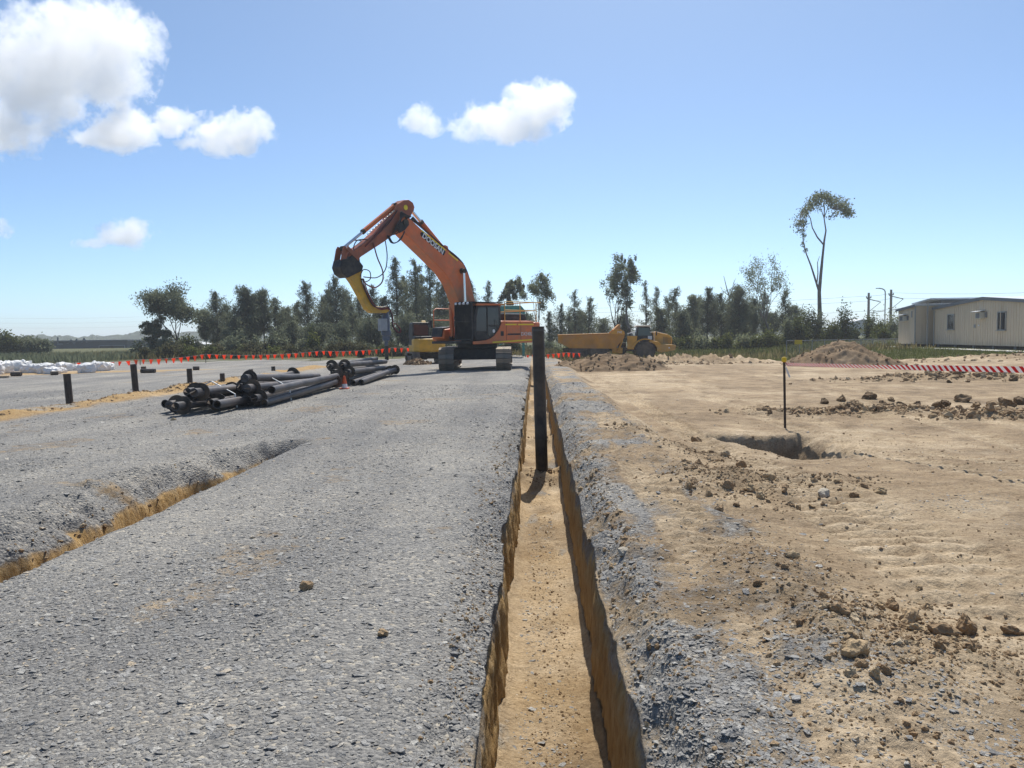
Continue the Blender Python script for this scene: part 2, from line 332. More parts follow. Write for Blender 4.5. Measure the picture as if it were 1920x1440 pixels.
def ground_material():
    m = bpy.data.materials.new('ground'); m.use_nodes = True; n, l = m.node_tree.nodes, m.node_tree.links
    p = n['Principled BSDF']; p.inputs['Roughness'].default_value = 0.9; p.inputs['Specular IOR Level'].default_value = 0.15
    geo = n.new('ShaderNodeNewGeometry'); pos = geo.outputs['Position']
    za = n.new('ShaderNodeVertexColor'); za.layer_name = 'zone'
    sp = n.new('ShaderNodeSeparateColor'); l.new(za.outputs['Color'], sp.inputs[0])
    def noise(sc, det=4, rough=0.55, vec=None):
        t = n.new('ShaderNodeTexNoise'); t.inputs['Scale'].default_value = sc; t.inputs['Detail'].default_value = det
        t.inputs['Roughness'].default_value = rough; l.new(vec or pos, t.inputs['Vector']); return t.outputs['Fac']
    def ramp(fac, *st):
        r = n.new('ShaderNodeValToRGB'); l.new(fac, r.inputs[0]); e = r.color_ramp.elements
        while len(e) < len(st): e.new(0.5)
        for q, (ps, c) in zip(e, st): q.position = ps; q.color = (*c, 1)
        return r.outputs[0]
    def mix(f, a, b, mode='MIX'):
        x = n.new('ShaderNodeMixRGB'); x.blend_type = mode
        for k, v in (('Fac', f), ('Color1', a), ('Color2', b)):
            if isinstance(v, (int, float)): x.inputs[k].default_value = v
            elif isinstance(v, tuple): x.inputs[k].default_value = (*v, 1)
            else: l.new(v, x.inputs[k])
        return x.outputs[0]
    def math_(op, a, b=None, clamp=False):
        x = n.new('ShaderNodeMath'); x.operation = op; x.use_clamp = clamp
        for i, v in enumerate((a, b)):
            if v is None: continue
            if isinstance(v, (int, float)): x.inputs[i].default_value = v
            else: l.new(v, x.inputs[i])
        return x.outputs[0]
    # gravel: crushed blue-grey rock
    vor = n.new('ShaderNodeTexVoronoi'); vor.inputs['Scale'].default_value = 42; l.new(pos, vor.inputs['Vector'])
    vsep = n.new('ShaderNodeSeparateColor'); l.new(vor.outputs['Color'], vsep.inputs[0])
    gr = ramp(vsep.outputs[0], (0.0, (0.205, 0.20, 0.192)), (0.55, (0.265, 0.258, 0.246)), (0.9, (0.335, 0.324, 0.303)), (1.0, (0.46, 0.42, 0.35)))
    big = ramp(noise(0.35, 6, 0.62), (0.35, (0.80, 0.81, 0.83)), (0.65, (1.12, 1.1, 1.06)))
    gr = mix(1.0, gr, big, 'MULTIPLY')
    lng = n.new('ShaderNodeMapping'); lng.inputs['Scale'].default_value = (0.75, 0.09, 1); lng.inputs['Rotation'].default_value = (0, 0, 0.12); l.new(pos, lng.inputs['Vector'])
    gr = mix(1.0, gr, ramp(noise(1.0, 5, 0.6, lng.outputs[0]), (0.36, (0.82, 0.82, 0.83)), (0.62, (1.18, 1.16, 1.12))), 'MULTIPLY')
    gr = mix(math_('MULTIPLY', ramp(noise(1.1, 6, 0.7), (0.55, (0, 0, 0)), (0.75, (1, 1, 1))), 0.35), gr, (0.34, 0.29, 0.22))
    # dry subsoil
    dirt = ramp(noise(1.7, 8, 0.68), (0.30, (0.17, 0.124, 0.077)), (0.5, (0.30, 0.22, 0.137)), (0.70, (0.40, 0.308, 0.198)))
    pale = ramp(noise(2.3, 8, 0.6), (0.3, (0.41, 0.313, 0.20)), (0.7, (0.57, 0.462, 0.325)))
    pf = math_('ADD', math_('MULTIPLY', za.outputs['Alpha'], 0.8), math_('MULTIPLY', math_('SUBTRACT', noise(2.1, 9, 0.72), 0.5), 2.6), True)
    dirt = mix(math_('MULTIPLY', pf, 0.85), dirt, pale)
    spk = ramp(noise(28, 8, 0.75), (0.34, (0.50, 0.48, 0.46)), (0.58, (1.12, 1.12, 1.12)))
    dirt = mix(0.8, dirt, spk, 'MULTIPLY')
    dirt = mix(1.0, dirt, ramp(noise(0.55, 8, 0.68), (0.36, (0.80, 0.79, 0.78)), (0.60, (1.14, 1.14, 1.13))), 'MULTIPLY')
    # orange clay
    strv = n.new('ShaderNodeMapping'); strv.inputs['Scale'].default_value = (6, 6, 1.6); l.new(pos, strv.inputs['Vector'])
    clay = ramp(noise(2.0, 7, 0.65, strv.outputs[0]), (0.3, (0.31, 0.185, 0.07)), (0.5, (0.47, 0.30, 0.125)), (0.72, (0.58, 0.42, 0.215)))
    # rough grass
    grs = ramp(noise(1.3, 8, 0.7), (0.3, (0.05, 0.055, 0.025)), (0.5, (0.10, 0.105, 0.045)), (0.7, (0.20, 0.17, 0.09)))
    gm = math_('ADD', sp.outputs[0], math_('MULTIPLY', math_('SUBTRACT', noise(7, 7, 0.78), 0.5), 1.5), True)
    gm = ramp(gm, (0.36, (0, 0, 0)), (0.66, (1, 1, 1)))
    c = mix(gm, dirt, gr)
    c = mix(math_('MULTIPLY', sp.outputs[1], 1.0, True), c, clay)
    ggm = ramp(math_('ADD', sp.outputs[2], math_('MULTIPLY', math_('SUBTRACT', noise(1.1, 5), 0.5), 0.6), True), (0.4, (0, 0, 0)), (0.6, (1, 1, 1)))
    c = mix(ggm, c, grs)
    l.new(c, p.inputs['Base Color'])
    hb = math_('ADD', math_('MULTIPLY', math_('SUBTRACT', 1.0, vor.outputs['Distance']), gm), math_('MULTIPLY', noise(25, 6, 0.7), 1.2))
    hb = math_('ADD', hb, math_('MULTIPLY', math_('MULTIPLY', noise(5.0, 6, 0.7, strv.outputs[0]), sp.outputs[1]), 3.0))
    hb = math_('ADD', hb, math_('MULTIPLY', noise(6, 7, 0.72), 2.2))
    b = n.new('ShaderNodeBump'); b.inputs['Strength'].default_value = 0.9; b.inputs['Distance'].default_value = 0.022
    l.new(hb, b.inputs['Height']); l.new(b.outputs[0], p.inputs['Normal'])
    return m
build_ground()

# ------------------------------------------------------------------ loose stones
from mathutils import noise as mn
def rock_mesh(name, seed, flat=0.5, sub=1, rough=0.35, lump=0.0):
    bm = bmesh.new(); bmesh.ops.create_icosphere(bm, subdivisions=sub, radius=0.5)
    r = random.Random(seed); sx, sy, sz = r.uniform(0.75, 1.25), r.uniform(0.6, 1.0), r.uniform(0.7, 1.2)*flat
    cuts = [(Vector((r.uniform(-1, 1), r.uniform(-1, 1), r.uniform(-1, 1))).normalized(), r.uniform(0.24, 0.42)) for _ in range(7)]
    for v in bm.verts:
        for nrm, d in cuts:
            e = v.co.dot(nrm)-d
            if e > 0: v.co -= nrm*e
        v.co *= 1+r.uniform(-rough, rough)*0.35
        v.co = Vector((v.co.x*sx, v.co.y*sy, v.co.z*sz))
    if lump:
        for v in bm.verts:
            k = 1+lump*mn.fractal(v.co*3.2+Vector((seed*1.7, 0, 0)), 0.8, 2.1, 4)+0.5*lump*mn.fractal(v.co*9+Vector((0, seed, 0)), 0.8, 2.0, 2); v.co = v.co*k
    me = bpy.data.meshes.new(name); bm.to_mesh(me); bm.free(); return me
def rock_material(name, stops, dust=None):
    m = bpy.data.materials.new(name); m.use_nodes = True; n, l = m.node_tree.nodes, m.node_tree.links
    p = n['Principled BSDF']; p.inputs['Roughness'].default_value = 0.85; p.inputs['Specular IOR Level'].default_value = 0.2
    oi = n.new('ShaderNodeObjectInfo'); rp = n.new('ShaderNodeValToRGB'); l.new(oi.outputs['Random'], rp.inputs[0])
    e = rp.color_ramp.elements
    while len(e) < len(stops): e.new(0.5)
    for q, (ps, c) in zip(e, stops): q.position = ps; q.color = (*c, 1)
    tc = n.new('ShaderNodeTexCoord'); nz = n.new('ShaderNodeTexNoise'); nz.inputs['Scale'].default_value = 5; nz.inputs['Detail'].default_value = 6
    l.new(tc.outputs['Object'], nz.inputs['Vector'])
    r2 = n.new('ShaderNodeValToRGB'); l.new(nz.outputs['Fac'], r2.inputs[0])
    r2.color_ramp.elements[0].position = 0.3; r2.color_ramp.elements[0].color = (0.7, 0.7, 0.7, 1); r2.color_ramp.elements[1].position = 0.7; r2.color_ramp.elements[1].color = (1.15, 1.15, 1.15, 1)
    mx = n.new('ShaderNodeMixRGB'); mx.blend_type = 'MULTIPLY'; mx.inputs[0].default_value = 1; l.new(rp.outputs[0], mx.inputs[1]); l.new(r2.outputs[0], mx.inputs[2])
    l.new(mx.outputs[0], p.inputs['Base Color'])
    b = n.new('ShaderNodeBump'); b.inputs['Strength'].default_value = 0.5; b.inputs['Distance'].default_value = 0.05; l.new(nz.outputs['Fac'], b.inputs['Height']); l.new(b.outputs[0], p.inputs['Normal'])
    return m
M_GRAVEL = rock_material('gravel_stone', [(0.0, (0.20, 0.195, 0.187)), (0.45, (0.275, 0.268, 0.255)), (0.8, (0.345, 0.334, 0.312)), (0.95, (0.47, 0.45, 0.405)), (1.0, (0.44, 0.35, 0.24))])
M_CLOD = rock_material('clay_clod', [(0.0, (0.25, 0.165, 0.09)), (0.5, (0.35, 0.24, 0.138)), (0.85, (0.44, 0.325, 0.19)), (1.0, (0.50, 0.40, 0.27))])
M_DCLOD = rock_material('damp_clod', [(0.0, (0.13, 0.085, 0.045)), (0.5, (0.21, 0.14, 0.08)), (1.0, (0.30, 0.21, 0.12))])
M_PALE = rock_material('pale_rock', [(0.0, (0.42, 0.37, 0.29)), (1.0, (0.58, 0.53, 0.44))])

def scatter(name, P, scl, rot, mats_meshes):
    """one object: real stones instanced on computed points"""
    src = bpy.data.collections.new(name+'_source')
    for i, me in enumerate(mats_meshes):
        o = bpy.data.objects.new('%s_piece_%d' % (name, i), me); src.objects.link(o)
    me = bpy.data.meshes.new(name); me.vertices.add(len(P)); me.vertices.foreach_set('co', P.astype(np.float32).ravel())
    a = me.attributes.new('scl', 'FLOAT', 'POINT'); a.data.foreach_set('value', scl.astype(np.float32))
    a = me.attributes.new('rot', 'FLOAT_VECTOR', 'POINT'); a.data.foreach_set('vector', rot.astype(np.float32).ravel())
    a = me.attributes.new('pick', 'INT', 'POINT'); a.data.foreach_set('value', RNG.integers(0, len(mats_meshes), len(P)).astype(np.int32))
    o = bpy.data.objects.new(name, me); COL.objects.link(o); o['kind'] = 'stuff'
    g = bpy.data.node_groups.new(name, 'GeometryNodeTree')
    g.interface.new_socket('Geometry', in_out='INPUT', socket_type='NodeSocketGeometry'); g.interface.new_socket('Geometry', in_out='OUTPUT', socket_type='NodeSocketGeometry')
    N, L = g.nodes, g.links; gi, go = N.new('NodeGroupInput'), N.new('NodeGroupOutput')
    ci = N.new('GeometryNodeCollectionInfo'); ci.inputs['Collection'].default_value = src; ci.inputs['Separate Children'].default_value = True; ci.inputs['Reset Children'].default_value = True
    ip = N.new('GeometryNodeInstanceOnPoints'); ip.inputs['Pick Instance'].default_value = True
    def attr(nm, t):
        x = N.new('GeometryNodeInputNamedAttribute'); x.data_type = t; x.inputs['Name'].default_value = nm
        return next(q for q in x.outputs if q.enabled and q.name == 'Attribute')
    e2r = N.new('FunctionNodeEulerToRotation'); L.new(attr('rot', 'FLOAT_VECTOR'), e2r.inputs[0])
    L.new(gi.outputs[0], ip.inputs['Points']); L.new(ci.outputs[0], ip.inputs['Instance']); L.new(attr('pick', 'INT'), ip.inputs['Instance Index'])
    L.new(e2r.outputs[0], ip.inputs['Rotation']); L.new(attr('scl', 'FLOAT'), ip.inputs['Scale']); L.new(ip.outputs[0], go.inputs[0])
    md = o.modifiers.new('stones', 'NODES'); md.node_group = g
    return o
def with_mat(me, m): me.materials.clear(); me.materials.append(m); return me

def on_surface(x, y):
    el, er = edge_l(y), edge_r(y); inside = (x > el-0.02) & (x < er+0.02)
    z = H(x, y)
    zf = -TD + 0.018*fbm(x*3, y*2, 3, 81)+0.010*fbm(x*12, y*12, 2, 82)
    return np.where(inside, zf, z), inside

def make_gravel():
    n = 520000
    y = np.exp(RNG.uniform(math.log(2.0), math.log(26), n)); x = RNG.uniform(-0.86, 0.80, n)*y
    z, ins = on_surface(x, y); g, c, gr, p = masks(x, y)
    dz = ditch_z(x, y); pz = pit_z(x, y)
    g = np.where(dz < -0.22, 0.05, g)
    patch = 0.30+1.0*np.clip(fbm(x*0.6, y*0.6, 3, 101)+0.35, 0, 1)*sstep(-0.5, 0.1, fbm(x*0.9+3, y*0.13, 3, 102))          # coarser and finer bands
    k = RNG.uniform(0, 1, n) < np.clip(g, 0.035, 1)*patch*0.95
    wall = (np.abs(x-edge_l(y)) < 0.02) | (np.abs(x-edge_r(y)) < 0.02) | (pz < -0.3) | (dz < -0.5)
    k &= ~wall; k &= ~(ins & (RNG.uniform(0, 1, n) > 0.5))
    k &= ~(((g < 0.2) & (RNG.uniform(0, 1, n) > 0.5)))
    x, y, z = x[k], y[k], z[k]; m = len(x)
    s = np.clip(RNG.lognormal(math.log(0.0130), 0.56, m), 0.006, 0.065)*(1+0.04*y)
    rot = np.stack([RNG.normal(0, 0.17, m), RNG.normal(0, 0.17, m), RNG.uniform(0, 6.28, m)], -1)
    o = scatter('gravel', np.stack([x, y, z+s*0.02], -1), s, rot, [with_mat(rock_mesh('stone', 200+i, 0.24), M_GRAVEL) for i in range(10)])
    o['label'] = 'crushed blue-grey rock covering the working pad'
make_gravel()

CLOD_ZONES = [(1.85, 4.1, 0.62, 0.65, 2600, 0.019), (1.55, 5.3, 0.45, 0.8, 900, 0.015), (2.1, 8.6, 0.6, 1.0, 1700, 0.026), (2.35, 11.3, 0.55, 0.85, 800, 0.03), (0.62, 4.5, 0.16, 2.6, 900, 0.017), (0.62, 9, 0.18, 3.5, 700, 0.026), (1.3, 3.2, 0.4, 0.9, 900, 0.014), (3.2, 8.7, 0.5, 0.4, 300, 0.03),
              (7.4, 18.2, 1.9, 0.45, 1500, 0.075), (10.0, 16.9, 1.3, 0.45, 1400, 0.085), (15.5, 29.5, 3.4, 0.9, 900, 0.13), (1.5, 12.8, 0.4, 0.6, 160, 0.035), (0.8, 2.55, 0.3, 0.4, 260, 0.016), (2.0, 2.6, 0.5, 0.4, 500, 0.018),
              (0.1, 13.6, 0.2, 0.4, 260, 0.03), (0.1, 18.2, 0.2, 0.3, 100, 0.04), (0.1, 22.6, 0.2, 0.4, 80, 0.05), (0.1, 4.4, 0.26, 1.2, 900, 0.011), (0.08, 8.0, 0.26, 3.5, 1500, 0.014), (0.28, 5.5, 0.10, 2.5, 500, 0.014), (-0.42, 4.5, 0.13, 2.2, 650, 0.015), (-0.45, 10, 0.16, 4, 500, 0.022), (-4.4, 7.5, 0.3, 2.5, 500, 0.022),
              (24, 45, 8, 2.0, 260, 0.16), (8.5, 47.5, 4, 1.0, 200, 0.14), (2.8, 6.0, 1.3, 1.8, 700, 0.014), (5, 12, 2.5, 4, 600, 0.024), (-11.25, 24, 0.35, 6, 700, 0.05)]
def make_clods():
    X, Y, SC = [], [], []
    for cx, cy, sx, sy, n, s in CLOD_ZONES:
        X.append(RNG.normal(cx, sx*0.62, n)); Y.append(RNG.normal(cy, sy*0.62, n)); SC.append(np.clip(RNG.lognormal(math.log(s), 0.55, n), s*0.35, s*3.2))
    x, y, s = np.concatenate(X), np.concatenate(Y), np.concatenate(SC)
    ins0 = (x > edge_l(y)) & (x < edge_r(y)); k = (y > 1.6) & ~((pit_z(x, y) < -0.2)) ; x, y, s = x[k], y[k], s[k]
    z, ins = on_surface(x, y)
    for my, mh, ml in ((13.62, 0.24, 0.45), (18.2, 0.20, 0.4), (22.6, 0.22, 0.45)): z = z + ins*mh*np.exp(-((y-my)/ml)**2)*0.9
    m = len(x); rot = RNG.uniform(0, 6.28, (m, 3))
    o = scatter('rubble', np.stack([x, y, z-s*0.05], -1), s, rot, [with_mat(rock_mesh('crumb', 300+i, 0.8, 1, 0.5), M_CLOD) for i in range(8)])
    o['label'] = 'loose crumbs of broken tan clay lying around the trench'
make_clods()

# clods large enough to pick out one by one
CL = [with_mat(rock_mesh('clod', 400+i, 0.85, 3, 0.12, 0.30), M_CLOD) for i in range(6)]
DCL = [with_mat(rock_mesh('damp_clod', 440+i, 0.8, 3, 0.15, 0.45), M_DCLOD) for i in range(6)]
PL = with_mat(rock_mesh('pale_rock', 480, 0.5, 2, 0.3), M_PALE)
def clod(px, py, wpx, label, group, meshes, z0=None, name='clay_clod'):
    z = -0.2 if z0 is None else z0
    for _ in range(3):
        p = gp(px, py, z); z = gz(p.x, p.y)
    d = wpx/FPX*math.hypot(p.x, p.y)
    me = random.choice(meshes); o = bpy.data.objects.new(name, me); COL.objects.link(o)
    o.scale = (d*random.uniform(0.85, 1.1), d*random.uniform(0.8, 1.1), d*random.uniform(0.8, 1.1)); o.location = (p.x, p.y, z+d*0.10)
    o.rotation_euler = (random.uniform(-0.4, 0.4), random.uniform(-0.4, 0.4), random.uniform(0, 6.28))
    return tag(o, label, 'clod' if name == 'clay_clod' else 'rock', group)
for a in ((1484,1050,30),(1470,1065,22),(1555,1070,16),(1420,1098,22),(1545,1135,26),(1575,1143,40),(1545,1143,20),(1600,1165,26),(1672,1143,28),(1706,1165,46),(1770,1192,46),(1808,1178,44),(1720,1186,34),(1762,1212,26),(1605,1228,50),(1615,1254,26),(1596,1265,28),(1640,1268,26),(1660,1262,24),(1738,1138,24),(1900,1190,30),(1820,1222,32),(1690,1236,22),(1500,1172,18),(1650,1140,20),(1722,1105,18)):
    clod(*a, 'rounded tan clay clod in the loose heap beside the cleat marks', 'clods in the loose heap beside the cleat marks', CL, 0.05)
for a in ((1390,880,22),(1405,912,26),(1440,905,24),(1365,925,26),(1330,930,24),(1300,905,24),(1345,890,18),(1290,925,22),(1425,935,22),(1350,950,22),(1470,925,18),(1380,945,18),(1310,870,18),(1360,862,22),(1600,925,26),(1650,925,22),(1620,915,20)):
    clod(*a, 'broken brown clay clod between the trench and the open pit', 'clods between the trench and the open pit', CL)
for a in ((1545,757,24),(1578,752,26),(1600,757,24),(1628,748,30),(1655,762,24),(1690,764,22),(1720,762,20),(1755,766,24),(1805,754,34),(1830,765,30),(1862,772,38),(1888,765,30),(1910,758,28),(1580,765,20),(1640,768,22),(1610,770,18),(1670,752,18),(1840,780,26),(1895,781,24),(1770,762,22)):
    clod(*a, 'dark damp clod in the long ridge of clods beyond the pit', 'clods in the ridge beyond the pit', DCL)
for a in ((1718,690,16),(1795,702,14),(1830,700,16),(1870,699,18),(1885,698,14),(1850,708,16),(1760,712,14),(1815,714,14),(1900,712,16),(1730,707,12),(1700,705,14),(1780,706,14)):
    clod(*a, 'dark clod in the low ridge under the red and white tape', 'clods in the ridge under the tape', DCL)
clod(1308, 832, 30, 'single large round clay clod at the edge of the gravel shoulder', None, CL)
clod(572, 1105, 30, 'round brown rock lying alone on the grey gravel', None, CL, 0, 'round_rock')
clod(716, 1192, 30, 'lumpy brown rock on the gravel near the trench edge', None, CL, 0, 'lumpy_rock')
clod(325, 788, 10, 'small stone beside the stacked screw piles', None, CL, 0, 'small_rock')
clod(1545, 930, 28, 'pale angular flat-topped rock on the bare clay', None, [PL], None, 'pale_rock')
clod(1170, 1050, 26, 'flat tan rock on the gravel shoulder of the trench', None, [PL], 0, 'flat_rock')

# ------------------------------------------------------------------ spoil heaps
M_SPOIL = mat('spoil', (0.33, 0.245, 0.16), 0.95, var=0.25, scale=2.2, bump=0.9, bscale=9, dirt=(0.20, 0.135, 0.08), dirt_amt=0.6, spec=0.1)
def heap(name, label, cx, cy, rx, ry, h, seed, peak=1.0, rz=0.0):
    n = 90; u = np.linspace(-1.25, 1.25, n); U, V = np.meshgrid(u, u)
    ang = np.arctan2(V, U); rr = np.hypot(U, V)*(1+0.22*fbm(np.cos(ang)*1.5+5, np.sin(ang)*1.5, 3, seed))
    prof = np.clip(1-rr**peak, 0, None)
    c, s = math.cos(rz), math.sin(rz)
    x = cx+U*rx*c-V*ry*s; y = cy+U*rx*s+V*ry*c
    zz = h*prof*(1+0.35*fbm(U*3, V*3, 3, seed+1)) + (0.10*h*fbm(U*9, V*9, 3, seed+2)+0.05*h*fbm(U*24, V*24, 2, seed+3))*np.clip(prof*5, 0, 1)
    base = soft_base(x, y); z = base+zz-0.12*(rr > 1)-0.03
    idx = np.arange(n*n).reshape(n, n); F = np.stack([idx[:-1, :-1], idx[:-1, 1:], idx[1:, 1:], idx[1:, :-1]], -1).reshape(-1, 4)
    o = np_mesh(name, np.stack([x, y, z], -1).reshape(-1, 3), F, M_SPOIL, smooth=True)
    tag(o, label, 'dirt mound'); 
    # lumps lying on the heap belong to it
    k = 260; a = RNG.uniform(0, 6.28, k); q = np.sqrt(RNG.uniform(0, 1.15, k))
    uu, vv = q*np.cos(a), q*np.sin(a); ii = np.clip(((uu+1.25)/2.5*(n-1)).astype(int), 0, n-1); jj = np.clip(((vv+1.25)/2.5*(n-1)).astype(int), 0, n-1)
    sc = np.clip(RNG.lognormal(math.log(0.09), 0.5, k), 0.04, 0.3)
    P = np.stack([x[jj, ii], y[jj, ii], z[jj, ii]+0.02], -1)
    r = scatter('lumps', P, sc, RNG.uniform(0, 6.28, (k, 3)), CL[:3]+DCL[:3]); r.parent = o
    return o
heap('spoil_heap', 'long low heap of grey-brown spoil in front of the dump truck', 3.75, 40.0, 3.0, 2.2, 0.84, 501, 1.5)
heap('spoil_heap', 'cone-shaped dirt mound beside the grass near the site cabins', 15.9, 41.5, 2.9, 2.7, 1.5, 505, 0.95)
heap('spoil_heap', 'low dirt heap behind the little yellow excavator', -6.55, 44.2, 0.8, 0.6, 0.35, 509, 1.2)

# ------------------------------------------------------------------ large tracked excavator with drilling attachment
M_ORG = mat('orange_paint', (0.74, 0.165, 0.035), 0.42, var=0.10, scale=2.0, dirt=(0.38, 0.17, 0.08), dirt_amt=0.35, spec=0.5)
M_OARM = mat('worn_orange_paint', (0.52, 0.125, 0.045), 0.5, var=0.2, scale=3.0, dirt=(0.20, 0.08, 0.05), dirt_amt=0.5, spec=0.4)
M_YEL = mat('yellow_paint', (0.72, 0.40, 0.03), 0.45, var=0.12, scale=3.0, dirt=(0.42, 0.25, 0.06), dirt_amt=0.35, spec=0.45)
M_TAPE = mat('yellow_reflective', (0.85, 0.66, 0.03), 0.35, var=0.03)
M_BLK = mat('black_steel', (0.018, 0.019, 0.022), 0.5, var=0.2, dirt=(0.07, 0.06, 0.05), dirt_amt=0.3)
M_DK = mat('dark_steel', (0.05, 0.048, 0.047), 0.55, 0.4, var=0.25, dirt=(0.13, 0.10, 0.07), dirt_amt=0.4)
M_SHOE = mat('worn_track_steel', (0.20, 0.19, 0.18), 0.5, 0.5, var=0.2, scale=5, dirt=(0.26, 0.22, 0.17), dirt_amt=0.6)
M_CHR = mat('chrome', (0.75, 0.75, 0.76), 0.18, 1.0, var=0.03)
M_HOSE = mat('rubber_hose', (0.03, 0.028, 0.03), 0.5, var=0.1)
M_RHOSE = mat('red_hose', (0.20, 0.05, 0.05), 0.5, var=0.15)
M_GREY = mat('grey_paint', (0.36, 0.37, 0.38), 0.45, var=0.08, dirt=(0.25, 0.22, 0.18), dirt_amt=0.25)
M_BLUE = mat('blue_grey_paint', (0.12, 0.15, 0.20), 0.45, var=0.15, dirt=(0.15, 0.13, 0.12), dirt_amt=0.4)
M_WHT = mat('white_print', (0.80, 0.80, 0.79), 0.5, var=0.03)
M_LAMP = mat('lamp_lens', (0.75, 0.76, 0.78), 0.15, var=0.03)
def glass(name, col=(0.02, 0.025, 0.03)):
    if name in MATS: return MATS[name]
    m = bpy.data.materials.new(name); m.use_nodes = True; p = m.node_tree.nodes['Principled BSDF']
    p.inputs['Base Color'].default_value = (*col, 1); p.inputs['Roughness'].default_value = 0.06; p.inputs['Specular IOR Level'].default_value = 0.6
    MATS[name] = m; return m
M_GLASS = glass('tinted_glass')

def track_path(L, Rr, step):
    """positions along a stadium: (x, z, pitch)"""
    per = 2*L+2*math.pi*Rr; n = int(round(per/step)); out = []
    for i in range(n):
        d = per*i/n
        if d < L: out.append((-L/2+d, 2*Rr, 0))
        elif d < L+math.pi*Rr: a = (d-L)/Rr; out.append((L/2+Rr*math.sin(a), Rr+Rr*math.cos(a), a))
        elif d < 2*L+math.pi*Rr: out.append((L/2-(d-L-math.pi*Rr), 0, math.pi))
        else: a = (d-2*L-math.pi*Rr)/Rr; out.append((-L/2-Rr*math.sin(a), Rr-Rr*math.cos(a), math.pi+a))
    return out
def make_tracks(root, M, gauge, L, Rr, wd, step=0.216):
    sh = MB(); sh.box((0, 0, 0), (step*0.93, wd, 0.03))
    for q in (-0.38, 0.0, 0.38): sh.box((q*step, 0, 0.032), (0.028, wd*0.985, 0.036))
    proto = sh.build('track_shoe', M_SHOE); sm = proto.data; bpy.data.objects.remove(proto)
    for s in (-1, 1):
        yc = s*gauge
        b = MB(M); b.prism([(-L/2, 0.22*Rr), (L/2, 0.22*Rr), (L/2+0.1, Rr*0.8), (L/2, Rr*1.35), (-L/2, Rr*1.35)], yc-0.17, yc+0.17)
        t = b.build('track', M_DK, root, bevel=0.03)
        for x, r in ((L/2, Rr*0.9), (-L/2, Rr*0.9)):
            MB(M).lathe([(0.08, yc-0.26), (r*0.45, yc-0.26), (r*0.5, yc-0.2), (r, yc-0.16), (r, yc+0.16), (r*0.5, yc+0.2), (r*0.45, yc+0.26), (0.08, yc+0.26)], (x, 0, Rr), 'y', 20).build('idler_wheel', M_DK, t, True)
        nr = 7
        for i in range(nr):
            x = -L/2+0.35+(L-0.7)*i/(nr-1)
            MB(M).lathe([(0.05, yc-0.22), (Rr*0.3, yc-0.22), (Rr*0.3, yc+0.22), (0.05, yc+0.22)], (x, 0, Rr*0.33), 'y', 14).build('track_roller', M_DK, t, True)
        for x, z, p in track_path(L, Rr-0.03, step):
            o = bpy.data.objects.new('track_shoe', sm); COL.objects.link(o); o.parent = t
            o.matrix_local = M @ Matrix.Translation((x, yc, z+0.03)) @ Matrix.Rotation(p, 4, 'Y')

EX = thing('tracked_excavator', 'large orange tracked excavator with tall bent boom carrying a yellow drilling arm', 'excavator', (-2.75, 38.3, 0.03), R(230))
UM = Matrix.Rotation(R(41), 4, 'Z')
make_tracks(EX, UM, 1.29, 4.1, 0.5, 0.68)
MB(UM).prism([(-1.1, 0.42), (1.1, 0.42), (1.0, 0.95), (-1.0, 0.95)], -1.15, 1.15).build('car_body', M_BLK, EX, bevel=0.05)
MB().lathe([(0.95, 0.93), (0.95, 1.18)], n=32).build('slew_ring', M_BLK, EX, True)
# upper works: x forward, y to the operator's left
MB().box((-0.75, 0, 1.24), (5.0, 2.6, 0.12)).build('deck_frame', M_BLK, EX)
MB().prism([(-2.45, -1.48), (-0.2, -1.48), (-0.2, 1.40), (-2.45, 1.40)], 1.30, 2.22, 'z').build('engine_housing', M_ORG, EX, bevel=0.07)
cwp = [(-2.40, -1.48), (-2.46, 1.48), (-2.95, 1.46), (-3.25, 1.15), (-3.40, 0.6), (-3.44, 0), (-3.40, -0.6), (-3.25, -1.15), (-2.95, -1.46)]
MB().prism(cwp, 1.16, 2.16, 'z').build('counterweight', M_ORG, EX, bevel=0.09)
side = [(-2.44, 1.17), (1.78, 1.15), (1.78, 1.28), (0.95, 1.33), (0.62, 1.42), (0.34, 1.58), (0.10, 1.80), (-0.06, 2.04), (-0.14, 2.20), (-2.44, 2.20)]
sp_ = MB().prism(side, 1.42, 1.50).build('side_panel', M_ORG, EX, bevel=0.02)
def strip(x0, z0, x1, z1, w, y, name, m, par):
    a = math.atan2(z1-z0, x1-x0)
    return MB().box(((x0+x1)/2, y, (z0+z1)/2), (math.hypot(x1-x0, z1-z0), 0.008, w), Matrix.Rotation(-a, 3, 'Y')).build(name, m, par)
strip(-2.40, 2.04, -1.25, 2.04, 0.06, 1.506, 'reflective_strip', M_TAPE, sp_); strip(-1.15, 2.04, -0.35, 2.04, 0.06, 1.506, 'reflective_strip', M_TAPE, sp_)
strip(-2.38, 1.30, 0.55, 1.22, 0.06, 1.506, 'reflective_strip', M_TAPE, sp_)
MB().box((-0.12, 1.508, 1.62), (0.20, 0.02, 0.22)).build('vent', M_BLK, sp_, bevel=0.03)
MB().box((-1.35, 1.505, 1.55), (1.9, 0.006, 0.012)).build('panel_line', M_BLK, sp_)
for x in (-0.42, -1.45): MB().box((x, 1.505, 1.72), (0.014, 0.006, 0.86)).build('panel_gap', M_BLK, sp_)
strip(-1.4, 1.585, -0.5, 1.58, 0.07, 1.507, 'dark_stripe', M_BLK, sp_)
def face_left(x, y, z, ang=0.0):        # text lying on a plane that looks along +y
    return Matrix.Translation((x, y, z)) @ Matrix.Rotation(math.pi, 4, 'Z') @ Matrix.Rotation(math.pi/2, 4, 'X') @ Matrix.Rotation(ang, 4, 'Z')
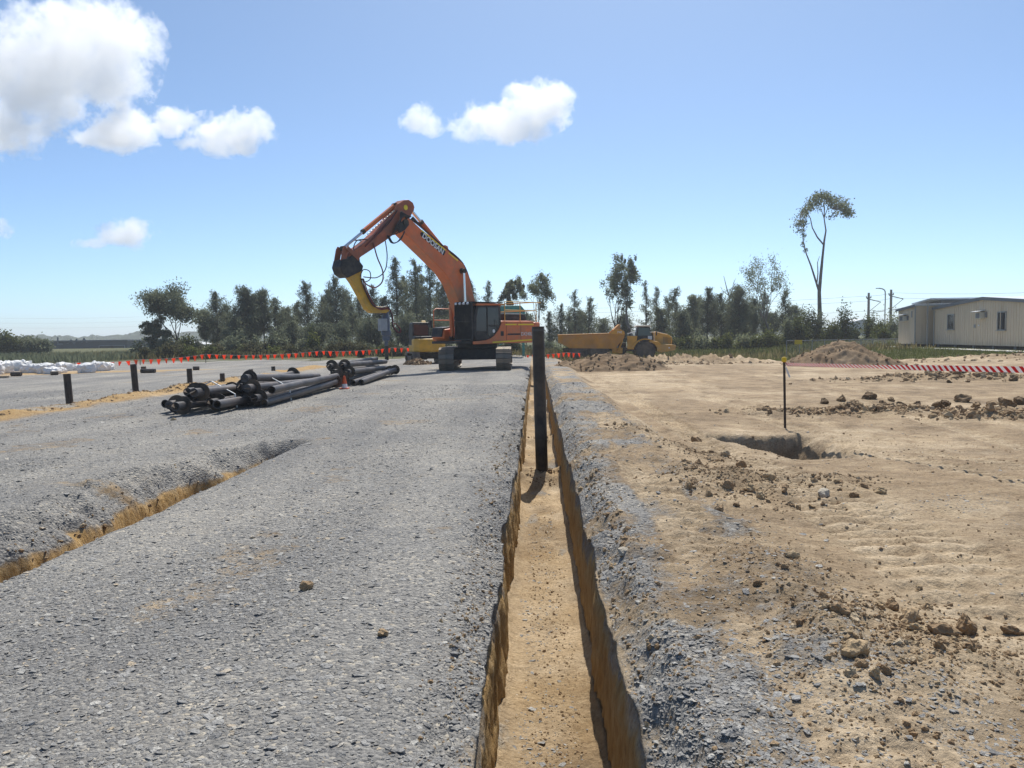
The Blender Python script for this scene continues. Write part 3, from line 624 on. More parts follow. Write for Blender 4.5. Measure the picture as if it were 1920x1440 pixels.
text('DX340LC', 0.24, M_WHT, sp_, face_left(-1.95, 1.512, 1.58))
# engine deck equipment
MB().box((-1.6, 0.55, 2.40), (1.5, 1.0, 0.32)).build('air_intake_box', M_BLK, EX, bevel=0.04)
MB().box((-1.55, 0.55, 2.575), (1.3, 0.8, 0.03)).build('intake_lid', M_GREY, EX, bevel=0.01)
MB().tube([(-2.1, -0.7, 2.2), (-2.1, -0.7, 2.75), (-2.2, -0.7, 2.88)], 0.07, 10).build('exhaust_pipe', M_DK, EX, True)
hr = MB()
for x in (-2.75, -1.55, -0.45):
    hr.tube([(x, 1.38, 2.2), (x, 1.38, 3.12)], 0.022, 8)
for x in (-2.75, -0.45): hr.tube([(x, -1.3, 2.2), (x, -1.3, 3.12)], 0.022, 8)
for z in (2.72, 3.12):
    hr.tube([(-0.45, 1.38, z), (-2.75, 1.38, z), (-2.75, -1.3, z), (-0.45, -1.3, z)], 0.020, 8)
hr.tube([(-2.75, 1.38, 3.12), (-3.1, 1.38, 3.12)], 0.02, 8)
hr.build('handrail', mat('handrail_yellow', (0.72, 0.42, 0.08), 0.45, var=0.05), EX, True)
# cab
cabp = [(-0.12, 1.30), (1.60, 1.30), (1.76, 1.62), (1.72, 2.35), (1.50, 2.93), (0.05, 2.97), (-0.12, 2.85)]
cab = MB().prism(cabp, 0.46, 1.46).build('cab', M_BLK, EX, bevel=0.06)
MB().prism([(0.90, 1.75), (1.58, 1.75), (1.55, 2.35), (1.42, 2.80), (0.90, 2.82)], 1.44, 1.466).build('side_window', M_GLASS, cab)
MB().prism([(0.06, 2.02), (0.80, 2.02), (0.80, 2.82), (0.10, 2.82)], 1.44, 1.466).build('door_window', M_GLASS, cab)
MB().prism([(0.42, 1.56), (0.80, 1.50), (0.80, 1.94), (0.18, 1.94)], 1.44, 1.466).build('lower_window', M_GLASS, cab)
MB().prism([(-0.14, 2.88), (0.02, 3.02), (1.52, 3.01), (1.60, 2.93), (1.50, 2.90), (0.02, 2.93)], 0.44, 1.485).build('cab_roof', M_ORG, cab, bevel=0.03)
MB().box((0.86, 1.475, 2.2), (0.03, 0.02, 1.25)).build('door_pillar', M_DK, cab)
MB().tube([(0.30, 1.49, 1.7), (0.30, 1.52, 1.75), (0.30, 1.52, 2.2), (0.30, 1.49, 2.25)], 0.014, 6).build('door_handle', M_DK, cab)
MB().lathe([(0.0, 1.470), (0.085, 1.470), (0.085, 1.474), (0.0, 1.474)], (0.42, 0, 1.74), 'y', 16).build('round_sticker', M_WHT, cab)
gd = MB(); gd.box((1.84, 0.96, 3.02), (0.06, 1.12, 0.06)); gd.box((1.88, 0.96, 1.36), (0.06, 1.12, 0.06))
for y in (0.42, 1.50): gd.box((1.86, y, 2.19), (0.06, 0.05, 1.72))
gd.box((1.86, 0.96, 2.19), (0.03, 1.06, 0.04)); gd.box((0.85, 0.96, 3.06), (2.0, 1.1, 0.03))
guard = gd.build('falling_object_guard', M_BLK, EX)
MB().box((1.80, 0.96, 2.19), (0.015, 1.02, 1.6)).build('guard_mesh', mat('black_mesh', (0.014, 0.016, 0.024), 0.6, var=0.1), guard)
for i in range(15): MB().box((1.865, 0.50+0.066*i, 2.19), (0.022, 0.018, 1.62)).build('guard_bar', M_BLK, guard)
for i in range(4): MB().lathe([(0.0, 1.92), (0.055, 1.92), (0.065, 1.84), (0.03, 1.80)], (0, 0.50+0.25*i, 3.0), 'x', 14).build('work_lamp', M_LAMP, guard, True)
# right-hand side tank and step
MB().prism([(-0.1, 1.28), (1.45, 1.28), (1.62, 1.45), (1.55, 1.85), (0.9, 1.92), (-0.1, 1.92)], -1.48, -0.62).build('fuel_tank', M_ORG, EX, bevel=0.06)
MB().prism([(1.0, 1.93), (1.56, 1.87), (1.64, 1.50), (1.70, 1.50), (1.62, 1.93), (1.02, 1.99)], -1.40, -0.70).build('tank_cover', M_BLK, EX, bevel=0.02)
rr_ = MB(); rr_.tube([(1.5, -1.42, 1.3), (1.5, -1.42, 2.75), (1.35, -1.42, 2.85), (-0.2, -1.42, 2.85), (-0.2, -1.42, 1.9)], 0.022, 8); rr_.tube([(1.5, -1.42, 2.3), (-0.2, -1.42, 2.3)], 0.018, 8)
rr_.build('side_handrail', M_ORG, EX, True)
MB().box((1.60, -1.55, 2.12), (0.06, 0.22, 0.36)).build('wing_mirror', M_BLK, EX, bevel=0.02)
# boom
bp = [(0.02, 1.62), (0.30, 1.48), (0.62, 1.62), (1.22, 2.45), (1.56, 3.20), (1.92, 3.88), (2.42, 4.42), (3.35, 5.06), (4.55, 5.86), (4.86, 6.08), (4.98, 6.30), (4.86, 6.56), (4.62, 6.68), (4.40, 6.64), (3.66, 6.16), (2.44, 5.50), (1.62, 5.10), (1.16, 4.86), (0.82, 4.30), (0.45, 3.15), (0.08, 2.0)]
boom = MB().prism(bp, -0.33, 0.33).build('boom', M_ORG, EX, bevel=0.03)
def boom_plate(pts, y0, y1, name, m): return MB().prism(pts, y0, y1).build(name, m, boom)
boom_plate([(3.78, 5.92), (2.44, 5.16), (2.32, 5.32), (2.34, 5.40), (3.70, 6.12), (3.82, 6.04)], 0.330, 0.338, 'name_panel', M_BLK)
tm = Matrix.Translation((3.07, 0.345, 5.63)) @ Matrix.Rotation(math.pi, 4, 'Z') @ Matrix.Rotation(math.pi/2, 4, 'X') @ Matrix.Rotation(-math.atan2(0.76, 1.36), 4, 'Z')
lt = text('DOOSAN', 0.33, M_WHT, boom, tm, ext=0.004, off=0.008)
strip(2.30, 5.40, 3.75, 6.18, 0.06, 0.336, 'reflective_strip', M_TAPE, boom); strip(1.55, 4.98, 2.12, 5.30, 0.06, 0.336, 'reflective_strip', M_TAPE, boom)
for y in (-0.36, 0.36): MB().lathe([(0.0, y-0.05), (0.13, y-0.05), (0.13, y+0.05), (0.0, y+0.05)], (1.32, 0, 4.52), 'y', 16).build('pin_boss', M_DK, boom, True)
MB().lathe([(0.0, -0.42), (0.15, -0.42), (0.15, 0.42), (0.0, 0.42)], (0.25, 0, 1.72), 'y', 16).build('foot_pin', M_DK, boom, True)
def ram(a, b, split, rb, rr, name, y, par):
    a, b = Vector((a[0], y, a[1])), Vector((b[0], y, b[1])); mpt = a.lerp(b, split)
    c = MB().tube([a, mpt], rb, 14).build(name, M_ORG, par, True)
    MB().tube([mpt-(b-a)*0.01, b], rr, 12).build('chrome_rod', M_CHR, c, True)
    MB().tube([mpt-(b-a).normalized()*0.05, mpt+(b-a).normalized()*0.06], rb*1.12, 14).build('gland', M_DK, c, True)
    for p, r in ((a, rb*1.1), (b, rb*1.0)): MB().lathe([(0.0, p.y-rb*0.9), (r, p.y-rb*0.9), (r, p.y+rb*0.9), (0.0, p.y+rb*0.9)], (p.x, 0, p.z), 'y', 14).build('clevis', M_DK, c, True)
    return c
for y in (-0.47, 0.47): ram((1.20, 1.45), (1.32, 4.52), 0.52, 0.105, 0.062, 'boom_cylinder', y, EX)
ram((2.15, 5.50), (4.06, 7.08), 0.68, 0.115, 0.07, 'arm_cylinder', 0.0, EX)
MB().prism([(1.85, 5.15), (2.5, 5.48), (2.22, 5.66), (2.05, 5.62)], -0.2, -0.14).prism([(1.85, 5.15), (2.5, 5.48), (2.22, 5.66), (2.05, 5.62)], 0.14, 0.2).build('cylinder_bracket', M_ORG, EX)
# arm
ap = [(4.02, 7.14), (4.12, 7.34), (4.35, 7.44), (4.62, 7.40), (4.95, 7.20), (5.45, 6.55), (6.20, 5.85), (6.85, 5.38), (7.50, 4.98), (7.58, 4.72), (7.42, 4.56), (6.95, 4.86), (5.74, 5.55), (5.05, 6.00), (4.75, 6.16), (4.50, 6.40), (4.25, 6.75)]
arm = MB().prism(ap, -0.25, 0.25).build('arm', M_OARM, EX, bevel=0.03)
MB().lathe([(0.0, -0.40), (0.15, -0.40), (0.15, 0.40), (0.0, 0.40)], (4.66, 0, 6.42), 'y', 18).build('pivot_pin', M_DK, arm, True)
MB().lathe([(0.0, 0.25), (0.11, 0.25), (0.11, 0.262), (0.0, 0.262)], (4.55, 0, 7.08), 'y', 18).build('round_badge', M_TAPE, arm)
MB().prism([(4.62, 6.62), (5.15, 6.25), (5.0, 5.95), (4.7, 6.1), (4.45, 6.35)], 0.26, 0.36).build('hose_manifold', M_BLK, arm, bevel=0.02)
ram((4.95, 7.15), (7.72, 5.14), 0.62, 0.10, 0.06, 'bucket_cylinder', 0.0, EX)
for y in (-0.22, 0.22): MB().prism([(7.62, 5.10), (7.80, 5.22), (7.88, 5.10), (8.02, 4.50), (7.90, 4.36), (7.78, 4.50)], y-0.03, y+0.03).build('tipping_link', M_OARM, EX)
for y in (-0.29, 0.29): MB().prism([(7.66, 5.20), (7.80, 5.10), (7.20, 4.66), (7.10, 4.80)], y-0.03, y+0.03).build('side_link', M_OARM, EX)
MB().prism([(7.98, 4.66), (8.08, 4.36), (7.98, 4.10), (7.72, 3.94), (6.98, 4.26), (6.92, 4.46), (7.08, 4.62), (7.10, 4.82), (7.45, 4.90), (7.66, 4.72)], -0.3, 0.3).build('quick_hitch', M_BLK, EX, bevel=0.04)
# yellow drilling arm
yp = [(7.50, 4.12), (7.55, 3.98), (7.34, 3.74), (6.98, 3.20), (6.66, 2.70), (6.40, 2.55), (5.64, 2.56), (5.50, 2.64), (5.52, 2.80), (6.20, 2.84), (6.40, 2.98), (6.66, 3.42), (6.92, 3.90), (6.90, 4.28), (7.0, 4.34)]
MB().prism(yp, -0.15, 0.15).build('drill_arm', M_YEL, EX, bevel=0.03)
MB().tube([(5.58, 0, 1.16), (5.58, 0, 0.55)], [0.075, 0.085], 12).build('drive_shaft', M_DK, EX, True)
dm = MB().lathe([(0.10, 2.62), (0.13, 2.58), (0.13, 2.45), (0.17, 2.40), (0.17, 1.85), (0.21, 1.80), (0.21, 1.62), (0.16, 1.58), (0.16, 1.40), (0.09, 1.34), (0.07, 1.12)], (5.58, 0, 0), n=20).build('drill_motor', M_BLUE, EX, True)
MB().box((5.84, 0.10, 2.06), (0.34, 0.24, 0.52)).build('control_box', M_GREY, dm, bevel=0.02)
MB().tube([(5.90, 0, 2.34), (5.90, 0, 2.62)], 0.03, 8).build('box_bracket', M_BLK, dm)
# hoses
def spline(pts, k=6):
    P = [Vector(p) for p in pts]; P = [P[0]]+P+[P[-1]]; out = []
    for i in range(1, len(P)-2):
        for j in range(k):
            t = j/k; a, b, c, d = P[i-1], P[i], P[i+1], P[i+2]
            out.append(0.5*((2*b)+(-a+c)*t+(2*a-5*b+4*c-d)*t*t+(-a+3*b-3*c+d)*t**3))
    out.append(P[-2]); return out
def hose(pts, r=0.025, m=None, name='hydraulic_hose'): return MB().tube(spline(pts), r, 7).build(name, m or M_HOSE, EX, True)
hose([(6.38, 0.28, 5.45), (6.22, 0.32, 4.85), (5.98, 0.35, 4.30), (6.00, 0.33, 3.85), (6.35, 0.28, 3.60), (6.75, 0.24, 3.72), (6.95, 0.22, 3.95)], 0.028, M_RHOSE)
hose([(5.74, 0.28, 5.58), (5.70, 0.33, 4.95), (5.84, 0.35, 4.35), (6.25, 0.3, 4.02), (6.90, 0.24, 4.02)], 0.022)
hose([(7.05, 0.22, 4.02), (6.95, 0.3, 4.3), (6.65, 0.33, 4.25), (6.62, 0.33, 3.95), (6.85, 0.28, 3.82), (7.0, 0.22, 3.95)], 0.02)
for k in range(3): hose([(7.0-0.05*k, 0.20+0.02*k, 3.95), (6.78-0.06*k, 0.21, 3.4), (6.42-0.05*k, 0.21, 2.86), (6.0, 0.21, 2.78-0.04*k), (5.60, 0.21, 2.82-0.05*k), (5.42-0.02*k, 0.2, 2.45), (5.36-0.02*k, 0.18, 2.0), (5.12-0.06*k, 0.18, 1.72), (4.98-0.03*k, 0.18, 1.86), (5.2, 0.18, 2.1), (5.38, 0.16, 2.12)], 0.022, M_RHOSE if k else M_HOSE)
for k in range(5): hose([(4.2+0.03*k, 0.30, 6.72-0.03*k), (3.4, 0.24-0.06*k, 6.20+0.03*k), (2.45, 0.24-0.06*k, 5.66+0.02*k), (1.45, 0.24-0.06*k, 5.14), (0.98, 0.24-0.06*k, 4.72), (0.62, 0.24-0.06*k, 3.95), (0.3, 0.24-0.06*k, 2.7)], 0.022)
for k in range(5): hose([(4.35+0.06*k, 0.36, 6.7-0.03*k), (4.75+0.05*k, 0.40, 6.72+0.03*k), (5.05, 0.40, 6.45-0.1*k), (5.25+0.05*k, 0.36, 6.15-0.08*k)], 0.026)
for k in range(3): hose([(4.75, 0.38, 6.05-0.03*k), (5.0+0.1*k, 0.42, 5.68-0.06*k), (5.4+0.06*k, 0.40, 5.50), (5.55+0.05*k, 0.30, 5.80)], 0.022)
for k in range(4): hose([(5.05+0.2*k, 0.28, 6.9-0.2*k), (5.45+0.2*k, 0.30, 6.42-0.15*k), (5.9+0.15*k, 0.29, 6.0-0.12*k), (6.5+0.1*k, 0.28, 5.5-0.08*k)], 0.022, M_RHOSE if k % 2 else M_HOSE)
for k in range(2): hose([(6.6, 0.2-0.4*k, 5.55), (6.9, 0.22-0.4*k, 5.55), (7.2, 0.22-0.4*k, 5.45), (7.35, 0.22-0.4*k, 5.15), (7.2, 0.22-0.4*k, 4.95)], 0.022)
ch = MB()
for k in range(22):
    t = k/21; p = Vector((5.25+1.5*t, 0.30, 6.86-1.15*t)); ch.box(p, (0.06, 0.03, 0.04), Matrix.Rotation(0.9*(k % 2), 3, 'X'))
ch.build('lifting_chain', mat('galvanised', (0.55, 0.53, 0.48), 0.4, 0.6, var=0.1), EX)

# ------------------------------------------------------------------ articulated dump truck
M_TRK = mat('dusty_yellow_paint', (0.70, 0.345, 0.035), 0.5, var=0.12, scale=1.5, dirt=(0.45, 0.30, 0.13), dirt_amt=0.3, spec=0.35)
M_BED = mat('worn_bed_steel', (0.66, 0.295, 0.04), 0.6, var=0.15, scale=1.2, dirt=(0.42, 0.23, 0.10), dirt_amt=0.4, spec=0.2)
M_TYRE = mat('dusty_tyre', (0.06, 0.057, 0.054), 0.85, var=0.2, scale=4, dirt=(0.16, 0.125, 0.09), dirt_amt=0.5)
TY = 66.0; tp = at(1207, 672, TY); TZ = gz(tp.x, TY)
DT = thing('dump_truck', 'yellow articulated dump truck with empty tipping bed behind the spoil heap', 'dump truck', (tp.x, TY, TZ), R(-2))
DT.scale = (0.945, 0.945, 0.945)
def wheel(root, x, y, r, wd):
    g = MB(); g.lathe([(r*0.52, -wd/2), (r*0.86, -wd/2), (r*0.97, -wd*0.36), (r, -wd*0.2), (r, wd*0.2), (r*0.97, wd*0.36), (r*0.86, wd/2), (r*0.52, wd/2)], (x, y, r), 'y', 30)
    for k in range(26):
        a = 2*math.pi*k/26
        for s in (-1, 1): g.box((x+math.cos(a)*(r*0.985), y+s*wd*0.22, r+math.sin(a)*(r*0.985)), (0.05, wd*0.4, 0.09), Matrix.Rotation(-a, 3, 'Y') @ Matrix.Rotation(s*0.5, 3, 'X'))
    wh = g.build('wheel', M_TYRE, root, True)
    s = -1 if y < 0 else 1
    MB().lathe([(r*0.53, y+s*wd*0.42), (r*0.50, y+s*wd*0.30), (r*0.30, y+s*wd*0.28), (r*0.28, y+s*wd*0.42), (r*0.14, y+s*wd*0.46), (0.01, y+s*wd*0.46)], (x, 0, r), 'y', 24).build('rim', M_TRK, wh, True)
for x in (0.0, -3.95, -5.62):
    for y in (-1.12, 1.12): wheel(DT, x, y, 0.84, 0.62)
MB().box((-4.0, 0, 0.95), (6.0, 0.8, 0.35)).build('rear_frame', M_DK, DT, bevel=0.03)
MB().box((0.4, 0, 0.95), (3.0, 0.9, 0.4)).build('front_frame', M_DK, DT, bevel=0.03)
MB().lathe([(0.35, 0.5), (0.35, 1.5)], (-1.85, 0, 0), n=16).build('articulation_joint', M_DK, DT, True)
MB().box((-2.35, -0.75, 0.85), (0.9, 0.5, 0.5)).build('hydraulic_tank', M_TRK, DT, bevel=0.04)
bedp = [(-7.42, 1.62), (-7.10, 1.50), (-6.45, 1.12), (-2.55, 1.02), (-1.78, 1.95), (-1.72, 2.30), (-1.82, 2.52), (-2.15, 2.70), (-2.60, 2.66), (-3.05, 2.30), (-7.42, 2.22)]
bed = MB()
bed.prism(bedp, -1.45, -1.36); bed.prism(bedp, 1.36, 1.45)
bed.prism([(-7.35, 1.62), (-6.45, 1.13), (-2.55, 1.03), (-1.80, 1.95), (-1.75, 2.5), (-1.85, 2.5), (-1.95, 2.0), (-2.65, 1.15), (-6.40, 1.25), (-7.35, 1.75)], -1.36, 1.36)
bo = bed.build('tipping_bed', M_BED, DT, bevel=0.02)
rim = MB()
for y in (-1.47, 1.47): rim.tube([(-7.45, y, 2.24), (-3.05, y, 2.32)], 0.055, 8)
rim.build('bed_rim', M_BED, bo, True)
MB().prism([(-2.98, 2.30), (-2.58, 2.64), (-2.15, 2.69), (-1.80, 2.50), (-1.74, 2.30), (-1.9, 2.22)], -1.475, -1.452).build('name_plate', M_TRK, bo)
text('740', 0.28, M_WHT, bo, Matrix.Translation((-2.18, -1.482, 2.42)) @ Matrix.Rotation(math.pi/2, 4, 'X'))
MB().prism([(-2.70, 2.62), (-2.10, 2.68), (-2.08, 3.12), (-2.18, 3.10)], -1.2, 1.2).build('spill_guard', M_BED, bo, bevel=0.02)
for x in (-6.2, -5.2, -4.2, -3.2): MB().box((x, -1.47, 1.66), (0.09, 0.05, 1.08)).build('bed_rib', M_BED, bo)
MB().tube([(-2.3, -1.05, 0.75), (-1.95, -1.05, 1.65), (-1.95, -1.05, 2.0)], 0.09, 10).build('hoist_cylinder', M_TRK, DT, True)
hood = [(0.78, 1.30), (2.28, 1.30), (2.36, 1.70), (2.30, 1.98), (1.95, 2.18), (0.92, 2.42), (0.70, 2.40)]
hd = MB().prism(hood, -0.85, 0.85).build('engine_hood', M_TRK, DT, bevel=0.06)
for i in range(6): MB().box((1.62+0.11*i, -0.86, 1.72-0.02*i), (0.03, 0.02, 0.52)).build('grille_slat', M_DK, hd)
MB().prism([(0.95, 2.44), (1.95, 2.20), (1.95, 2.23), (0.95, 2.48)], -0.6, 0.6).build('hood_top', mat('white_paint', (0.75, 0.74, 0.70), 0.4, var=0.05), hd)
MB().prism([(0.98, 0.80), (1.30, 0.62), (2.52, 0.86), (2.58, 1.26), (2.30, 1.32), (1.35, 1.36), (1.0, 1.62), (0.30, 1.66), (0.28, 1.58), (0.75, 1.40), (0.98, 1.10)], -1.42, 1.42).build('front_bumper', M_TRK, DT, bevel=0.05)
for s in (-1, 1):
    fe = MB(); pts = [(1.12*math.cos(a), 0.84+1.02*math.sin(a)) for a in [R(q) for q in range(20, 176, 12)]]; inn = [(0.98*math.cos(a), 0.84+0.93*math.sin(a)) for a in [R(q) for q in range(164, 8, -12)]]
    y0 = s*1.12; fe.prism(pts+inn, y0-0.33, y0+0.33); fe.build('mudguard', M_TRK, DT)
    MB().lathe([(0.0, s*1.425), (0.06, s*1.425), (0.06, s*1.43), (0.0, s*1.43)], (2.0, 0, 1.05), 'y', 12).build('marker_lamp', M_LAMP, DT)
cb = MB().prism([(-1.15, 1.55), (0.66, 1.55), (0.74, 2.02), (0.42, 2.86), (-0.55, 2.90), (-0.72, 2.1), (-1.15, 2.05)], -0.82, 0.82).build('cab', M_BLK, DT, bevel=0.05)
MB().prism([(-0.60, 2.10), (0.56, 2.10), (0.36, 2.76), (-0.50, 2.80)], -0.835, -0.815).build('side_window', glass('green_glass', (0.03, 0.06, 0.06)), cb)
MB().prism([(0.60, 2.12), (0.70, 2.12), (0.44, 2.78), (0.40, 2.78)], -0.7, 0.7).build('windscreen', M_GLASS, cb)
MB().prism([(-0.80, 2.86), (0.52, 2.86), (0.46, 2.98), (-0.66, 3.0)], -0.9, 0.9).build('cab_roof', mat('dusty_white_paint', (0.55, 0.47, 0.36), 0.5, var=0.1), cb, bevel=0.04)
MB().box((0.45, -0.84, 1.92), (0.34, 0.02, 0.30)).build('door_plate', M_WHT, cb)
MB().prism([(-1.5, 0.95), (-0.95, 0.95), (-0.85, 1.5), (-0.7, 1.62), (-0.65, 2.1), (-1.5, 2.1)], -1.2, -0.86).build('side_locker', M_TRK, DT, bevel=0.03)
MB().prism([(-1.45, 2.25), (-0.75, 2.42), (-0.75, 2.50), (-1.45, 2.33)], -1.1, -0.4).build('air_cleaner_hood', mat('white_paint', (0.75, 0.74, 0.70), 0.4, var=0.05), DT)
MB().tube([(-1.30, -0.75, 2.0), (-1.30, -0.75, 2.75)], 0.07, 10).build('exhaust_stack', M_DK, DT, True)
hr = MB(); hr.tube([(0.75, -1.3, 1.65), (0.75, -1.3, 2.4), (0.4, -1.3, 2.4)], 0.02, 6); hr.tube([(-0.5, -1.2, 1.6), (0.1, -1.2, 1.15)], 0.035, 6)
hr.build('grab_rail', M_WHT, DT)
MB().box((0.95, -1.32, 2.28), (0.08, 0.2, 0.34)).build('wing_mirror', M_BLK, DT, bevel=0.02)

# ------------------------------------------------------------------ small yellow excavator behind, seen from its tail
MX = thing('small_excavator', 'small yellow excavator parked behind the big orange one, tail showing', 'excavator', (-6.25, 46.2, 0.0), R(108))
make_tracks(MX, Matrix.Identity(4), 0.85, 2.1, 0.32, 0.42, 0.15)
MB().box((0, 0, 0.42), (1.4, 1.4, 0.3)).build('car_body', M_BLK, MX, bevel=0.04)
cp = [(-0.3, -0.95), (-0.3, 0.95), (-0.85, 0.92), (-1.10, 0.65), (-1.2, 0), (-1.10, -0.65), (-0.85, -0.92)]
MB().prism(cp, 0.66, 1.42, 'z').build('counterweight', M_YEL, MX, bevel=0.09)
MB().prism([(-0.30, -0.9), (-0.30, 0.9), (-0.85, 0.85), (-1.02, 0.5), (-1.02, -0.5), (-0.85, -0.85)], 1.40, 1.56, 'z').build('engine_cover', M_BLK, MX, bevel=0.06)
MB().box((0.3, 0, 0.85), (1.4, 1.8, 0.4)).build('deck_frame', M_YEL, MX, bevel=0.04)
c2 = MB().prism([(-0.35, 1.05), (1.0, 1.05), (1.0, 1.9), (0.75, 2.35), (-0.35, 2.35)], -0.1, 0.88).build('cab', M_BLK, MX, bevel=0.05)
MB().prism([(-0.362, 1.62), (-0.354, 1.62), (-0.354, 2.22), (-0.362, 2.22)], 0.0, 0.78).build('rear_window', M_GLASS, c2)
MB().prism([(0.3, -0.25), (0.7, -0.25), (0.7, 0.0), (0.3, 0.0)], 0.9, 1.4, 'z').build('boom_bracket', M_YEL, MX)
MB().prism([(0.6, 1.1), (1.0, 1.05), (2.0, 2.2), (3.2, 1.9), (3.25, 2.1), (2.0, 2.5)], -0.3, -0.05).build('boom', M_YEL, MX, bevel=0.02)
MB().prism([(3.1, 2.1), (3.35, 2.1), (3.0, 0.7), (2.85, 0.7)], -0.28, -0.07).build('arm', M_YEL, MX, bevel=0.02)
MB().prism([(2.6, 0.75), (3.05, 0.8), (3.15, 0.3), (2.75, 0.1), (2.45, 0.35)], -0.5, 0.15).build('bucket', M_DK, MX, bevel=0.03)

# ------------------------------------------------------------------ teal tank on a stand, mostly hidden by the excavator
M_TEAL = mat('teal_paint', (0.05, 0.26, 0.22), 0.5, var=0.12, dirt=(0.12, 0.2, 0.16), dirt_amt=0.3)
q = at(948, 665, 60.0)
TK = thing('water_tank', 'teal steel water tank on a braced stand behind the orange excavator', 'tank', (q.x, 60.0, gz(q.x, 60.0)))
MB().prism([(-1.3, 2.1), (1.5, 2.1), (1.5, 3.4), (1.2, 3.75), (-1.0, 3.75), (-1.3, 3.4)], -0.9, 0.9).build('tank_body', M_TEAL, TK, bevel=0.05)
for x in (-1.2, 1.35):
    for y in (-0.8, 0.8): MB().box((x, y, 1.05), (0.16, 0.16, 2.1)).build('leg', M_TEAL, TK)
MB().tube([(-1.2, -0.8, 0.3), (1.35, -0.8, 2.0)], 0.05, 6).build('brace', M_TEAL, TK); MB().box((-1.1, 0, 0.45), (0.9, 1.2, 0.7)).build('pump_box', M_TEAL, TK, bevel=0.03)

# ------------------------------------------------------------------ steel screw piles
M_PILE = mat('weathered_steel_pipe', (0.105, 0.100, 0.102), 0.5, 0.3, var=0.25, scale=2.5, dirt=(0.135, 0.11, 0.095), dirt_amt=0.35, bump=0.15, bscale=30)
M_PLATE = mat('dark_helix_plate', (0.045, 0.042, 0.040), 0.7, 0.2, var=0.25, scale=5, dirt=(0.17, 0.12, 0.08), dirt_amt=0.45)
M_POST = mat('black_pile', (0.030, 0.028, 0.030), 0.45, 0.2, var=0.3, scale=4, dirt=(0.10, 0.075, 0.055), dirt_amt=0.5, bump=0.1, bscale=30)
def pile_proto(L, r=0.092, rd=0.195):
    root = bpy.data.objects.new('screw_pile', None); COL.objects.link(root)
    sh = MB().lathe([(r*0.82, 0), (r, 0), (r, L), (r*0.82, L), (r*0.82, 0)], axis='x', n=18).build('shaft', M_PILE, root, True)
    hx = MB(); n = 26
    for i in range(n):                                   # one turn of helical plate
        a0, a1 = 2*math.pi*i/n, 2*math.pi*(i+1)/n; x0, x1 = 0.30+0.09*i/n, 0.30+0.09*(i+1)/n; t = 0.014
        P = lambda x, rr, a: (x, rr*math.cos(a), rr*math.sin(a))
        hx._add([P(x0, r, a0), P(x0, rd, a0), P(x1, rd, a1), P(x1, r, a1), P(x0+t, r, a0), P(x0+t, rd, a0), P(x1+t, rd, a1), P(x1+t, r, a1)],
                [(0,1,2,3),(7,6,5,4),(1,5,6,2),(0,3,7,4)])
    hx.build('helix_plate', M_PLATE, root)
    MB().prism([(-0.16, -0.01), (0.05, -r), (0.05, r)], -0.01, 0.01).build('cutting_tip', M_PLATE, root)
    return root
PP = pile_proto(6.8); first = [True]
def lay_pile(a, b, label, group, roll):
    a, b = Vector(a), Vector(b); o = PP if first[0] else copy_tree(PP); first[0] = False
    d = (b-a).normalized(); qd = d.to_track_quat('X', 'Z'); o.rotation_mode = 'QUATERNION'
    o.rotation_quaternion = qd @ Euler((roll, 0, 0)).to_quaternion(); o.location = a
    tag(o, label, 'steel pile', group); return o
def bundle(x0, y0, items, label, group):
    for dx, z0, z1, flip, st, yaw in items:
        a = Vector((x0+dx, y0+st, z0*0.92)); b = Vector((x0+dx+yaw*0.55, y0+st+6.8, z1*0.92))
        a.z += gz(a.x, a.y); b.z += gz(b.x, b.y)
        if flip: a, b = b, a
        lay_pile(a, b, label, group, random.uniform(0, 6.28))
GA = 'screw piles in the stack'
bundle(-7.75, 16.1, [(0.38, .235, .12, 0, 0.0, .25), (0.0, .235, .12, 0, .55, .18), (.76, .235, .12, 0, .85, .05), (0.20, .50, .34, 0, 1.0, .35), (0.58, .52, .30, 0, .45, .42), (1.0, .23, .13, 1, .6, -.05), (-.25, .23, .15, 1, .9, .25), (.38, .40, .62, 1, 0.7, .5)],
       'rusty dark screw pile in the bundle ending beside the standing posts', 'screw piles in the bundle beside the standing posts')
bundle(-6.85, 18.1, [(-.30, .235, .12, 0, 0.0, -.1), (.10, .235, .12, 0, .25, -.05), (.42, .25, .12, 0, -.05, .1), (-.05, .50, .32, 0, .35, -.3), (.28, .50, .30, 0, -.10, .0), (.12, .74, .40, 0, .2, -.25), (-.45, .40, .26, 0, .6, -.45), (.55, .12, .25, 1, .2, .15), (0.65, .42, .42, 1, .5, -.1)],
       'grey screw pile in the middle bundle with an orange cone at its end', 'screw piles in the middle bundle')
bundle(-6.35, 25.6, [(-.35, .235, .12, 0, 0.3, .1), (.05, .235, .12, 0, .1, .15), (.40, .12, .24, 1, .3, .1), (-.15, .52, .40, 0, .0, .15), (.22, .50, .34, 0, .3, .0), (-.35, .72, .74, 0, .2, .35), (.0, .74, .60, 0, .5, .3), (.60, .12, .26, 1, .6, .0)],
       'grey screw pile in the bundle lying closest to the orange excavator', 'screw piles in the bundle by the excavator')
M_STRAP = mat('white_strap', (0.75, 0.75, 0.73), 0.5, var=0.03)
